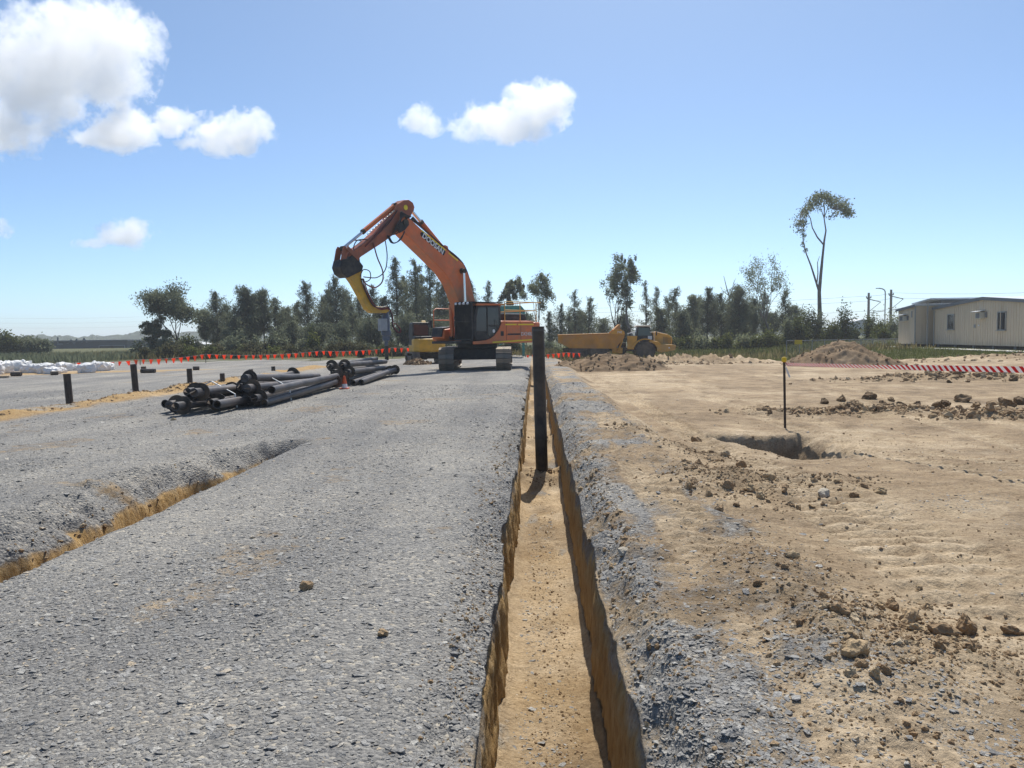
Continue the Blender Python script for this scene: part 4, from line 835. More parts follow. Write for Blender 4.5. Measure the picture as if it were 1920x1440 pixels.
def strap(x0, x1, y, h, label):
    g = gz((x0+x1)/2, y)
    o = MB(Matrix.Translation(((x0+x1)/2, y, g))).prism([(x0-(x0+x1)/2, 0.02), (x0-(x0+x1)/2+0.10, h*0.75), (0.0, h+0.02), (-(x0+x1)/2+x1-0.04, h*0.55), (x1-(x0+x1)/2, 0.03), (x1-(x0+x1)/2-0.02, 0.03), (-(x0+x1)/2+x1-0.06, h*0.54), (0.0, h), (x0-(x0+x1)/2+0.12, h*0.73), (x0-(x0+x1)/2+0.02, 0.02)], -0.02, 0.02).build('tie_strap', M_STRAP)
    tag(o, label, 'strap')
strap(-7.95, -6.80, 18.0, 0.62, 'thin white strap tied over the pile bundle beside the posts')
strap(-7.35, -6.20, 20.1, 0.64, 'thin white strap tied over the middle pile bundle')
cn = thing('traffic_cone', 'small orange and white cone beside the end of the pile bundle', 'cone', (-5.92, 24.6, gz(-5.92, 24.6)))
MB().box((0, 0, 0.015), (0.26, 0.26, 0.03)).build('base', mat('cone_orange', (0.80, 0.12, 0.03), 0.5, var=0.06), cn)
MB().lathe([(0.10, 0.03), (0.075, 0.16)]).build('lower_body', M_STRAP, cn, True); MB().lathe([(0.077, 0.16), (0.03, 0.40), (0.0, 0.405)]).build('upper_body', MATS['cone_orange'], cn, True)

def standing_pile(name, x, y, z0, h, r, lean, label, group=None, hol=True):
    t = thing(name, label, 'steel pile', (x, y, z0), 0, group); t.rotation_euler = (lean[1], lean[0], 0)
    MB().lathe([(r*0.84, -0.3), (r, -0.3), (r, h), (r*0.84, h), (r*0.84, h-0.4), (0, h-0.4)], n=28).build('shaft', M_POST, t, True)
    MB().lathe([(r+0.001, h*0.97), (r+0.004, h*0.97), (r+0.004, h*0.985), (r+0.001, h*0.985)], n=28).build('weld_band', M_PILE, t, True)
    return t
standing_pile('standing_pile', 0.095, 13.58, -0.82, 2.58, 0.104, (R(-0.9), 0), 'tall black steel pile standing upright in the trench')
ROW = ((-11.52, 19.4, 0.74), (-11.27, 22.2, 0.80), (-11.2, 25.6, 0.46), (-11.2, 28.3, 0.26), (-11.2, 31.2, 0.26), (-11.3, 34.2, 0.2))
for i, (x, y, h) in enumerate(ROW):
    standing_pile('standing_pile', x, y, gz(x, y), h, 0.085, (R(-2.4 if i < 2 else -0.8), R(0.8)), 'short black steel pile standing in the spoil strip behind the stacked piles', 'short piles standing in the spoil strip')
for x, y, L, rz in ((-18.45, 37.6, 0.68, 0.05), (-17.2, 40.1, 0.30, 0.3), (-24.2, 36.6, 0.45, 0.1), (-22.7, 37.1, 0.30, 0.8), (-20.6, 41.5, 0.22, 0.2)):
    o = MB().lathe([(0.075, -L/2), (0.10, -L/2), (0.10, L/2), (0.075, L/2)], axis='x', n=16).build('pile_offcut', M_POST, None, True)
    o.location = (x, y, gz(x, y)+0.10); o.rotation_euler = (0, 0, rz); tag(o, 'short black pile offcut lying on the far gravel', 'offcut', 'pile offcuts lying on the gravel')
o = MB().box((0, 0, 0.05), (3.2, 0.22, 0.07)).build('timber_plank', mat('grey_timber', (0.16, 0.13, 0.10), 0.8, var=0.2)); o.location = (-25.0, 34.6, gz(-25.0, 34.6)); o.rotation_euler = (0, 0, 0.15)
tag(o, 'long dark timber plank lying near the white bulk bags', 'plank')

# ------------------------------------------------------------------ white bulk bags
M_BAG = mat('woven_white_bag', (0.78, 0.77, 0.75), 0.6, var=0.06, scale=4, bump=0.4, bscale=12, dirt=(0.42, 0.36, 0.28), dirt_amt=0.15)
BAGM = []
for i in range(4):
    bm = bmesh.new(); bmesh.ops.create_cube(bm, size=1.0); bmesh.ops.subdivide_edges(bm, edges=bm.edges[:], cuts=9, use_grid_fill=True)
    V = np.array([v.co for v in bm.verts]); rr = np.linalg.norm(V, axis=1, keepdims=True); V = V*0.55+V/rr*0.32
    V[:, 0] += 0.11*fbm(V[:, 1]*3+i*7, V[:, 2]*3, 4, 601+i); V[:, 1] += 0.11*fbm(V[:, 0]*3+i*5, V[:, 2]*3, 4, 611+i)
    top = V[:, 2] > 0.05; V[:, 2] += (0.28*fbm(V[:, 0]*3.2+i*3, V[:, 1]*3.2, 4, 621+i))*np.clip(V[:, 2]*3, 0, 1)
    V[:, 2] = np.maximum(V[:, 2], -0.40)+0.40
    for v, c in zip(bm.verts, V): v.co = c
    me = bpy.data.meshes.new('bulk_bag'); bm.to_mesh(me); bm.free(); me.materials.append(M_BAG); BAGM.append(me)
LOOPM = MB().tube(spline([(-0.35, -0.3, 0.72), (-0.30, -0.3, 0.95), (-0.12, -0.25, 0.9), (-0.08, -0.2, 0.72)], 4), 0.03, 5).tube(spline([(0.1, 0.25, 0.72), (0.2, 0.3, 0.98), (0.32, 0.25, 0.86), (0.36, 0.2, 0.7)], 4), 0.03, 5)
lp0 = LOOPM.build('lifting_loop', M_BAG); lpm = lp0.data; bpy.data.objects.remove(lp0)
for i, (px, py, s) in enumerate(((6, 698, 24), (28, 694, 26), (44, 693, 20), (60, 697, 24), (74, 697, 22), (88, 698, 24), (99, 699, 20), (120, 694, 20), (138, 693, 16), (163, 697, 24), (178, 694, 22), (192, 694, 22), (200, 692, 20), (-14, 700, 26), (115, 697, 14))):
    p = gp(px, py+1, 0); d = s/FPX*math.hypot(p.x, p.y)*0.95
    b = bpy.data.objects.new('bulk_bag', BAGM[i % 4]); COL.objects.link(b); b.location = (p.x, p.y, gz(p.x, p.y)); b.rotation_euler = (0, 0, random.uniform(0, 6.28)); b.scale = (d, d, d*random.uniform(0.55, 0.85))
    tag(b, 'crumpled white bulk bag slumped in the row at the far edge of the gravel', 'bulk bag', 'white bulk bags at the gravel edge')
    lo = bpy.data.objects.new('lifting_loop', lpm); COL.objects.link(lo); lo.parent = b

# ------------------------------------------------------------------ orange flag bunting
M_FLAG = mat('orange_flag', (0.95, 0.17, 0.03), 0.6, var=0.08); M_ROPE = mat('pale_rope', (0.5, 0.48, 0.45), 0.8, var=0.1); M_ROD = mat('steel_rod', (0.10, 0.09, 0.085), 0.6, 0.3)
def make_translucent(m, k):
    n, l = m.node_tree.nodes, m.node_tree.links; p = n['Principled BSDF']; t = n.new('ShaderNodeBsdfTranslucent'); src = p.inputs['Base Color'].links[0].from_socket; l.new(src, t.inputs[0])
    x = n.new('ShaderNodeMixShader'); x.inputs[0].default_value = k; l.new(p.outputs[0], x.inputs[1]); l.new(t.outputs[0], x.inputs[2]); l.new(x.outputs[0], n['Material Output'].inputs['Surface'])
make_translucent(M_FLAG, 0.65)
fl = MB(); fl._add([(-0.11, 0, 0), (0.11, 0, 0), (0.025, 0.03, -0.28), (-0.025, 0.03, -0.28), (-0.11, 0.006, 0), (0.11, 0.006, 0), (0.025, 0.036, -0.28), (-0.025, 0.036, -0.28)], [(0,1,2,3),(7,6,5,4),(0,3,7,4),(1,5,6,2),(2,6,7,3),(0,4,5,1)])
f0 = fl.build('flag', M_FLAG); flm = f0.data; bpy.data.objects.remove(f0)
def bunting(label, posts, sag, step):
    root = thing('flag_bunting', label, 'bunting', posts[0])
    o0 = Vector(posts[0]); pts = []
    for a, b in zip(posts[:-1], posts[1:]):
        a, b = Vector(a), Vector(b); n = max(3, int((b-a).length/step)); sg = sag*(b-a).length
        for i in range(n):
            t = i/n; p = a.lerp(b, t); p.z -= sg*4*t*(1-t); pts.append(p)
    pts.append(Vector(posts[-1]))
    MB().tube([p-o0 for p in pts], 0.008, 5).build('rope', M_ROPE, root)
    for i in range(len(pts)-1):
        p = pts[i].lerp(pts[i+1], 0.5)
        f = bpy.data.objects.new('flag', flm); COL.objects.link(f); f.parent = root; f.location = p-o0; dd = pts[i+1]-pts[i]
        f.rotation_euler = (random.uniform(-0.3, 0.35), random.uniform(-0.12, 0.12), math.atan2(dd.y, dd.x)+random.uniform(-0.5, 0.5)); k = random.uniform(1.0, 1.3); f.scale = (k, k, k)
    return root
BP = [at(-30, 690, 44), at(60, 689, 46), at(140, 680, 47), at(262, 674, 49), at(385, 664, 52), at(600, 658, 55), at(735, 652, 57), at(830, 648, 58)]
bunting('upper string of orange triangular flags along the far edge of the gravel', BP, 0.022, 0.44)
BP2 = [at(400, 686, 53), at(520, 680, 54.3), at(620, 677, 55.3), at(735, 673, 57.2), at(830, 670, 58.2)]
bunting('lower string of orange triangular flags close to the gravel', BP2, 0.006, 0.42)
BP3 = [at(985, 666, 60), at(1062, 661, 58), at(1090, 662, 57)]
bunting('short string of orange flags behind the dump truck tail', BP3, 0.01, 0.44)
for p in BP[1:-1]+BP3[:2]:
    z = gz(p.x, p.y); o = MB().lathe([(0.022, -0.1), (0.022, p.z-z+0.05), (0.0, p.z-z+0.06)], n=8).build('bunting_stake', M_ROD); o.location = (p.x, p.y+0.03, z)
    tag(o, 'thin steel stake holding up the orange flag bunting', 'stake', 'stakes holding the flag bunting')

# ------------------------------------------------------------------ capped picket and barrier tape
pk = gp(1472, 802, -0.2); pz_ = gz(pk.x, pk.y); pk = gp(1472, 802, pz_)
M_RUST = mat('dark_picket_steel', (0.075, 0.055, 0.045), 0.7, 0.3, var=0.25, scale=8)
PK = thing('star_picket', 'dark steel star picket with a yellow safety cap beside the pit', 'picket', (pk.x, pk.y, pz_)); PK.rotation_euler = (0, R(-1.2), 0)
ph = (at(1467, 676, pk.y)).z-pz_
MB().box((0, 0, ph/2-0.1), (0.045, 0.007, ph+0.2)).box((0, 0.014, ph/2-0.1), (0.007, 0.028, ph+0.2)).build('shaft', M_RUST, PK)
MB().lathe([(0.028, ph-0.03), (0.046, ph-0.02), (0.048, ph+0.045), (0.035, ph+0.065), (0.0, ph+0.07)], n=18).build('safety_cap', mat('yellow_plastic', (0.85, 0.55, 0.02), 0.35, var=0.03), PK, True)
def tape_material():
    m = bpy.data.materials.new('barrier_tape'); m.use_nodes = True; n, l = m.node_tree.nodes, m.node_tree.links; p = n['Principled BSDF']; p.inputs['Roughness'].default_value = 0.35
    u = n.new('ShaderNodeUVMap'); s = n.new('ShaderNodeSeparateXYZ'); l.new(u.outputs[0], s.inputs[0])
    a = n.new('ShaderNodeMath'); a.operation = 'MULTIPLY'; a.inputs[1].default_value = 0.35; l.new(s.outputs['Y'], a.inputs[0])
    b = n.new('ShaderNodeMath'); b.operation = 'ADD'; l.new(s.outputs['X'], b.inputs[0]); l.new(a.outputs[0], b.inputs[1])
    c = n.new('ShaderNodeMath'); c.operation = 'FRACT'; l.new(b.outputs[0], c.inputs[0])
    g = n.new('ShaderNodeMath'); g.operation = 'GREATER_THAN'; g.inputs[1].default_value = 0.5; l.new(c.outputs[0], g.inputs[0])
    x = n.new('ShaderNodeMixRGB'); x.inputs[1].default_value = (0.82, 0.80, 0.80, 1); x.inputs[2].default_value = (0.62, 0.02, 0.04, 1); l.new(g.outputs[0], x.inputs[0]); l.new(x.outputs[0], p.inputs['Base Color'])
    tr = n.new('ShaderNodeBsdfTranslucent'); l.new(x.outputs[0], tr.inputs[0]); mx = n.new('ShaderNodeMixShader'); mx.inputs[0].default_value = 0.55
    l.new(p.outputs[0], mx.inputs[1]); l.new(tr.outputs[0], mx.inputs[2]); l.new(mx.outputs[0], n['Material Output'].inputs['Surface'])
    return m
def tape(a, b, label, wd=0.075, n=160, sag=0.03, tw=0.25):
    a, b = Vector(a), Vector(b); L = (b-a).length; V = []; 
    for i in range(n+1):
        t = i/n; p = a.lerp(b, t); p.z -= sag*4*t*(1-t); an = tw*math.sin(t*9)+0.15*math.sin(t*31)+R(30)
        sd = (b-a).normalized().cross(Vector((0, 0, 1))); up = Vector((0, 0, 1))*math.cos(an)+sd*math.sin(an)
        for s in (-1, 1): V.append(p+up*wd/2*s)
    F = [(2*i, 2*i+2, 2*i+3, 2*i+1) for i in range(n)]
    o = np_mesh('barrier_tape', np.array(V), np.array(F), tape_material()); uv = o.data.uv_layers.new(name='UVMap')
    for f in o.data.polygons:
        for li in f.loop_indices:
            vi = o.data.loops[li].vertex_index; uv.data[li].uv = ((vi//2)/n*L/0.13, float(vi % 2))
    sd = o.modifiers.new('thickness', 'SOLIDIFY'); sd.thickness = 0.0006
    return tag(o, label, 'tape')
tz = pz_+ph-0.07
tape((pk.x, pk.y, tz), (5.6, 1.5, 1.46), 'red and white striped barrier tape stretched from the capped picket')
PK2 = thing('star_picket', 'plain steel picket holding the other end of the striped tape', 'picket', (5.6, 1.47, gz(5.6, 1.47)))
MB().box((0, 0, 0.65), (0.045, 0.007, 1.6)).box((0, 0.014, 0.65), (0.007, 0.028, 1.6)).build('shaft', M_RUST, PK2)
MB().prism([(0.0, 0.0), (0.05, -0.10), (0.09, -0.22), (0.06, -0.23), (0.02, -0.13), (-0.01, -0.02)], -0.004, 0.004).build('loose_end', M_STRAP, PK).location = (0.02, -0.02, ph-0.10)

# ------------------------------------------------------------------ site cabins
def cladding():
    m = bpy.data.materials.new('ribbed_beige_cladding'); m.use_nodes = True; n, l = m.node_tree.nodes, m.node_tree.links; p = n['Principled BSDF']
    p.inputs['Roughness'].default_value = 0.55; tc = n.new('ShaderNodeTexCoord'); nz = n.new('ShaderNodeTexNoise'); nz.inputs['Scale'].default_value = 0.9; nz.inputs['Detail'].default_value = 7; nz.inputs['Roughness'].default_value = 0.65
    mp = n.new('ShaderNodeMapping'); mp.inputs['Scale'].default_value = (2.5, 2.5, 0.5); l.new(tc.outputs['Object'], mp.inputs[0]); l.new(mp.outputs[0], nz.inputs['Vector'])
    r = n.new('ShaderNodeValToRGB'); r.color_ramp.elements[0].position = 0.3; r.color_ramp.elements[0].color = (0.62, 0.49, 0.33, 1); r.color_ramp.elements[1].position = 0.7; r.color_ramp.elements[1].color = (0.72, 0.585, 0.41, 1)
    l.new(nz.outputs['Fac'], r.inputs[0]); l.new(r.outputs[0], p.inputs['Base Color']); return m
M_CLAD = cladding(); M_ROOF = mat('pale_roof_sheet', (0.62, 0.65, 0.68), 0.4, 0.2, var=0.06); M_TRIM = mat('grey_trim', (0.20, 0.21, 0.22), 0.5, var=0.08); M_FRAME = mat('aluminium_frame', (0.42, 0.40, 0.36), 0.4, 0.3, var=0.05); M_CREAM = mat('cream_plastic', (0.62, 0.57, 0.46), 0.5, var=0.06)
XW, ZB = 32.0, 0.32
CB = thing('site_cabin', 'long beige site cabin with low gable roof, dark windows and wall air conditioner', 'cabin', (XW, 58.2, 0))
yn, yf, zr, ze = 46.5-58.2, 65.2-58.2, 3.66, 3.14
def roofz(y): return zr-(zr-ze)*abs(y)/7.0
wallp = [(yn, ZB), (yf, ZB), (yf, roofz(yf)), (0, zr), (yn, roofz(yn))]
MB().prism(wallp, 0.0, 9.0, 'x').build('wall', M_CLAD, CB)
# every rib of the cladding that can be told apart
k = yn+0.15
while k < yf-0.05:
    MB().box((-0.010, k, (ZB+roofz(k))/2-0.02), (0.022, 0.045, roofz(k)-ZB-0.06)).build('cladding_rib', M_CLAD, CB); k += 0.305
for q in (yf-3.05, yf-6.1, yf-9.15, yf-12.2): MB().box((-0.016, q, (ZB+roofz(q))/2), (0.034, 0.07, roofz(q)-ZB-0.02)).build('joint_cover', M_CLAD, CB)
MB().prism([(yn-0.1, roofz(yn)+0.0), (0, zr+0.005), (yf+0.12, roofz(yf)+0.0), (yf+0.12, roofz(yf)+0.13), (0, zr+0.13), (yn-0.1, roofz(yn)+0.13)], -0.12, 9.1, 'x').build('roof', M_ROOF, CB)
MB().prism([(yn-0.12, roofz(yn)-0.10), (0, zr-0.10), (yf+0.14, roofz(yf)-0.10), (yf+0.14, roofz(yf)+0.12), (0, zr+0.12), (yn-0.12, roofz(yn)+0.12)], -0.16, -0.125, 'x').build('barge_board', M_TRIM, CB)
MB().box((4.5, (yn+yf)/2, 0.16), (8.6, yf-yn-0.5, 0.30)).build('under_floor', M_BLK, CB)
for q in np.linspace(yn+0.4, yf-0.4, 8): MB().box((0.25, q, 0.16), (0.25, 0.25, 0.32)).build('support_block', M_TRIM, CB)
def window(root, y, z0, z1, wd):
    f = MB(); f.box((-0.03, y, z0), (0.09, wd, 0.06)).box((-0.03, y, z1), (0.09, wd, 0.06)).box((-0.03, y-wd/2+0.03, (z0+z1)/2), (0.09, 0.06, z1-z0)).box((-0.03, y+wd/2-0.03, (z0+z1)/2), (0.09, 0.06, z1-z0))
    wn_ = f.build('window', M_FRAME, root)
    MB().box((-0.015, y, (z0+z1)/2), (0.02, wd-0.1, z1-z0-0.05)).build('pane', M_GLASS, wn_)
    MB().box((-0.028, y, (z0+z1)/2), (0.012, 0.03, z1-z0-0.05)).build('mullion', M_TRIM, wn_)
    MB().box((-0.09, y, z0-0.05), (0.16, wd+0.1, 0.04)).build('sill', M_FRAME, wn_)
def y_at(px): return 0.0
def ypx(px):    # distance of the cabin's side wall where a photograph column crosses it
    a = (px-1003)/FPX; return XW/a
window(CB, ypx(1770)-58.2, 1.50, 2.62, 1.02); window(CB, ypx(1862)-58.2, 1.42, 2.64, 1.02); window(CB, ypx(1918)-58.2, 1.42, 2.64, 1.02)
def aircon(root, y, z, x=0.0):
    a = MB().box((x-0.16, y, z), (0.36, 0.66, 0.44)).build('air_conditioner', M_CREAM, root, bevel=0.02)
    MB().box((x-0.345, y, z), (0.012, 0.5, 0.34)).build('grille', M_TRIM, a); MB().box((x-0.32, y, z+0.32), (0.70, 0.80, 0.03), Matrix.Rotation(R(-8), 3, 'Y')).build('rain_hood', M_ROOF, a)
    MB().box((x-0.05, y-0.55, z+0.05), (0.12, 0.12, 0.4)).build('isolator_box', M_TRIM, a)
aircon(CB, ypx(1826)-58.2, 2.45)
MB().box((-0.05, ypx(1814)-58.2, 1.72), (0.1, 0.16, 0.24)).build('meter_box', M_GREY, CB, bevel=0.01); MB().box((-0.05, ypx(1821)-58.2, 1.76), (0.06, 0.08, 0.1)).build('light_switch', M_WHT, CB)
MB().tube([(-0.06, yf-0.06, 0.2), (-0.06, yf-0.06, 3.0)], 0.045, 10).build('downpipe', M_FRAME, CB, True)
C2 = thing('site_cabin', 'narrow beige cabin end with air conditioner standing past the gabled one', 'cabin', (30.95, 66.2, 0))
e2 = [(0, ZB), (3.0, ZB), (3.0, 3.12), (0, 3.42)]
MB().prism(e2, 0, 11, 'x').build('wall', M_CLAD, C2)
k = 0.12
while k < 2.95: MB().box((-0.010, k, (ZB+3.1)/2), (0.022, 0.045, 2.7)).build('cladding_rib', M_CLAD, C2); k += 0.305
k = 0.15
while k < 3.5: MB().box((k, -0.010, (ZB+3.4)/2), (0.045, 0.022, 3.0)).build('cladding_rib', M_CLAD, C2); k += 0.305
MB().box((0.0, 0.0, (ZB+3.4)/2), (0.08, 0.08, 3.06)).build('corner_post', M_FRAME, C2)
MB().prism([(-0.15, 3.44), (3.15, 3.12), (3.15, 3.24), (-0.15, 3.56)], -0.15, 11.1, 'x').build('roof', M_ROOF, C2)
MB().prism([(-0.17, 3.34), (3.17, 3.02), (3.17, 3.22), (-0.17, 3.54)], -0.19, -0.155, 'x').build('barge_board', M_TRIM, C2)
MB().box((5, 1.5, 0.16), (9.6, 2.6, 0.30)).build('under_floor', M_BLK, C2)
aircon(C2, 1.75, 2.42); MB().box((-0.03, 0.55, 2.75), (0.05, 0.12, 0.5)).build('conduit_box', M_GREY, C2)
AW = thing('walkway_awning', 'pale skillion awning bridging the gap between the two cabins', 'awning', (30.9, 65.6, 0))
MB().prism([(-1.6, 3.86), (1.6, 3.56), (1.6, 3.66), (-1.6, 3.96)], 0.2, 11, 'x').build('roof_sheet', M_ROOF, AW)
for x in (0.6, 4.5): MB().box((x, -0.3, 1.9), (0.09, 0.09, 3.66)).build('post', M_FRAME, AW)
MB().box((1.2, 0.0, 3.66), (0.08, 2.6, 0.12)).build('beam', M_TRIM, AW)
pth = MB().box((30.3, 57.3, 0.05), (1.5, 25.0, 0.10)).build('footpath', mat('concrete', (0.58, 0.56, 0.52), 0.85, var=0.08, scale=1.5)); pth['kind'] = 'structure'

# ------------------------------------------------------------------ chain-link fence with sign
M_WIRE = mat('galvanised_wire', (0.30, 0.31, 0.32), 0.45, 0.5, var=0.1)
A, B = at(1475, 639, 66), at(1700, 635, 72); FN = thing('chain_link_fence', 'low galvanised chain-link fence in front of the trees by the cabins', 'fence', (A.x, A.y, 0))
n = 10; zt = A.z
for i in range(n+1):
    p = A.lerp(B, i/n); z = gz(p.x, p.y); MB().tube([(p.x-A.x, p.y-A.y, z-0.1), (p.x-A.x, p.y-A.y, A.lerp(B, i/n).z+0.04)], 0.035, 8).build('post', M_WIRE, FN, True)
MB().tube([(0, 0, A.z), (B.x-A.x, B.y-A.y, B.z)], 0.025, 8).build('top_rail', M_WIRE, FN, True)
wr = MB(); Lf = (B-A).length
for i in range(int(Lf/0.16)):
    t0 = i*0.16/Lf
    for s in (0, 1):
        a, b = A.lerp(B, t0), A.lerp(B, min(1, t0+0.8/Lf)); za, zb = gz(a.x, a.y), gz(b.x, b.y)
        P0, P1 = Vector((a.x-A.x, a.y-A.y, za if s else A.z)), Vector((b.x-A.x, b.y-A.y, B.z if s else zb))
        wr.tube([P0, P1], 0.006, 3, False)
wr.build('wire_mesh', M_WIRE, FN)
sg = at(1497, 641.5, 65.9); o = MB().box((0, 0, 0), (0.62, 0.03, 0.34)).build('warning_sign', mat('sign_yellow', (0.80, 0.52, 0.02), 0.4, var=0.05), None, bevel=0.01); o.location = (sg.x, sg.y, sg.z)
tag(o, 'small plain yellow sign wired to the chain-link fence', 'sign')
# ------------------------------------------------------------------ poles, lamp and wires
M_CONC = mat('pole_concrete', (0.33, 0.27, 0.23), 0.8, var=0.1)
def power_pole(px, ytop, Y, label):
    p = at(px, ytop, Y); z = gz(p.x, p.y); t = thing('power_pole', label, 'power pole', (p.x, p.y, z)); h = p.z-z
    MB().tube([(0, 0, -0.5), (0, 0, h)], [0.24, 0.17], 10).build('pole', M_CONC, t, True)
    MB().tube([(-0.3, 0, h-0.9), (1.9, 0, h-1.5)], 0.06, 6).tube([(0.1, 0, h-3.2), (2.6, 0, h-2.9)], 0.05, 6).tube([(1.9, 0, h-1.5), (0.2, 0, h-2.9)], 0.04, 6).build('bracket_arm', M_DK, t)
    MB().box((0, 0, h-0.8), (0.8, 0.12, 0.12)).build('crossarm', M_DK, t)
    for x in (-0.35, 0.35): MB().lathe([(0.05, h-0.75), (0.09, h-0.65), (0.04, h-0.5)], (x, 0, 0), n=8).build('insulator', M_GREY, t)
    return Vector((p.x, p.y, p.z))
T1 = power_pole(1629, 549, 130, 'slim brown power pole with side arm rising over the roadside trees'); T2 = power_pole(1671, 543, 128, 'taller grey power pole beside the street lamp'); T3 = power_pole(2150, 528, 120, 'power pole behind the long site cabin')
lpp = at(1660, 541, 127); z = gz(lpp.x, lpp.y); t = thing('street_lamp', 'curved-arm street lamp next to the taller power pole', 'street lamp', (lpp.x, lpp.y, z)); h = lpp.z-z
MB().tube(spline([(0, 0, -0.3), (0, 0, h*0.5), (0, 0, h-0.8), (-0.25, 0, h-0.15), (-0.9, 0, h+0.05)]), 0.09, 8).build('pole', M_GREY, t, True)
MB().box((-1.15, 0, h+0.05), (0.6, 0.22, 0.12)).build('lamp_head', M_TRIM, t, bevel=0.03)
def wire(a, b, sag, label):
    a, b = Vector(a), Vector(b); m = (a+b)/2; o = MB().tube([a.lerp(b, i/24)-m-Vector((0, 0, sag*4*(i/24)*(1-i/24))) for i in range(25)], 0.018, 4).build('power_line', M_DK); o.location = m
    tag(o, label, 'power line', 'overhead power lines')
for k, dz in enumerate((-0.5, -1.3, -2.9)):
    wire(T1+Vector((0, 0, dz)), T1+Vector((-90, 40, dz+0.5)), 1.0, 'thin overhead wire running behind the tall gum tree')
    wire(T1+Vector((0.3, 0, dz)), T2+Vector((0.3, 0, dz)), 0.1, 'thin overhead wire between the two power poles')
    wire(T2+Vector((0.3, 0, dz)), T3+Vector((0.3, 0, dz)), 0.6, 'thin overhead wire passing over the site cabin roofs')
for k in range(3): wire(at(-200, 590+k*9, 320), at(560, 575+k*9, 330), 3, 'thin overhead wire low in the sky over the dark warehouse')

# ------------------------------------------------------------------ far buildings on the other side of the road
M_WARE = mat('dark_warehouse_cladding', (0.075, 0.085, 0.095), 0.7, var=0.1, scale=0.3)
def far_building(name, label, px0, px1, ytop, ybot, Y, dep, m, roof, cat='building', gable=0.0, wins=()):
    a, b = at(px0, ytop, Y), at(px1, ytop, Y); c = (a+b)/2; zb = gz(c.x, Y)-0.5; W = (b.x-a.x); t = thing(name, label, cat, (c.x, Y, zb)); hh = c.z-zb
    pr = [(-W/2, 0), (W/2, 0), (W/2, hh), (0, hh+gable), (-W/2, hh)]
    MB().prism(pr, 0, dep).build('wall', m, t)
    MB().prism([(-W/2-0.4, hh), (0, hh+gable), (W/2+0.4, hh), (W/2+0.4, hh+0.25), (0, hh+gable+0.25), (-W/2-0.4, hh+0.25)], -0.4, dep+0.4).build('roof', roof, t)
    for (x, z, w_, h_) in wins:
        f = MB().box((x*W/2, -0.03, z*hh), (w_, 0.12, h_)).build('window', M_TRIM, t); MB().box((x*W/2, -0.10, z*hh), (w_-0.3, 0.04, h_-0.3)).build('pane', M_GLASS, f)
    return t, W, hh
wt, W, hh = far_building('warehouse', 'long dark grey warehouse with a faint pale sign past the bulk bags', 96, 238, 640, 676, 160, 20, M_WARE, mat('warehouse_roof', (0.16, 0.17, 0.18), 0.6), wins=((0.45, 0.2, 3, 1.4), (0.75, 0.2, 3, 1.4)))
fm = mat('faint_print', (0.17, 0.19, 0.21), 0.7)      # illegible pale strokes painted on the wall
for pts in ([(0, 1.6), (0.3, 1.6), (0.3, 0.35), (1.2, 0.35), (1.2, 0), (0, 0)], [(1.9, 0.2), (2.2, 0.2), (2.9, 1.2), (3.5, 0.5), (4.0, 1.3), (4.3, 1.1), (3.5, 0.1), (2.9, 0.8)], [(4.9, 0.4), (5.6, 1.5), (6.3, 0.4), (6.0, 0.4), (5.6, 1.0), (5.2, 0.4)]):
    MB(Matrix.Translation((-W*0.42, -0.03, hh*0.66))).prism(pts, -0.05, 0.0).build('faint_mark', fm, wt)
far_building('house', 'brown house with pale grey roof half hidden by the spreading tree', 246, 292, 645, 668, 190, 9, mat('brown_brick', (0.14, 0.08, 0.06), 0.8), mat('grey_tile', (0.30, 0.30, 0.29), 0.7), 'house', 0.8, ((-0.3, 0.4, 1.4, 1.0), (0.3, 0.4, 1.4, 1.0)))
far_building('house', 'house with white roof seen through the trunks of the spreading tree', 322, 372, 648, 664, 180, 8, mat('cream_render', (0.5, 0.47, 0.4), 0.8), mat('white_roof', (0.72, 0.72, 0.70), 0.5), 'house', 0.6, ((0.0, 0.4, 1.4, 1.0),))
far_building('shed', 'white roofed shed low behind the trees near the power poles', 1603, 1634, 604, 612, 260, 12, mat('pale_shed_wall', (0.35, 0.37, 0.38), 0.7), MATS['white_roof'], 'shed', 0.8, ((0.0, 0.4, 2, 1),))
gz_p = at(266, 668, 150); gzb = thing('gazebo', 'small white pointed tent beside the brown house', 'tent', (gz_p.x, 150, gz(gz_p.x, 150)))
gh = gz_p.z-gz(gz_p.x, 150)+0.6
MB().lathe([(2.3, gh), (1.2, gh+0.7), (0.0, gh+1.7)], n=4).build('canopy', MATS['white_roof'], gzb)
for sx in (-1, 1):
    for sy in (-1, 1): MB().tube([(sx*1.55, sy*1.55, 0), (sx*1.55, sy*1.55, gh)], 0.05, 6).build('leg', M_GREY, gzb)

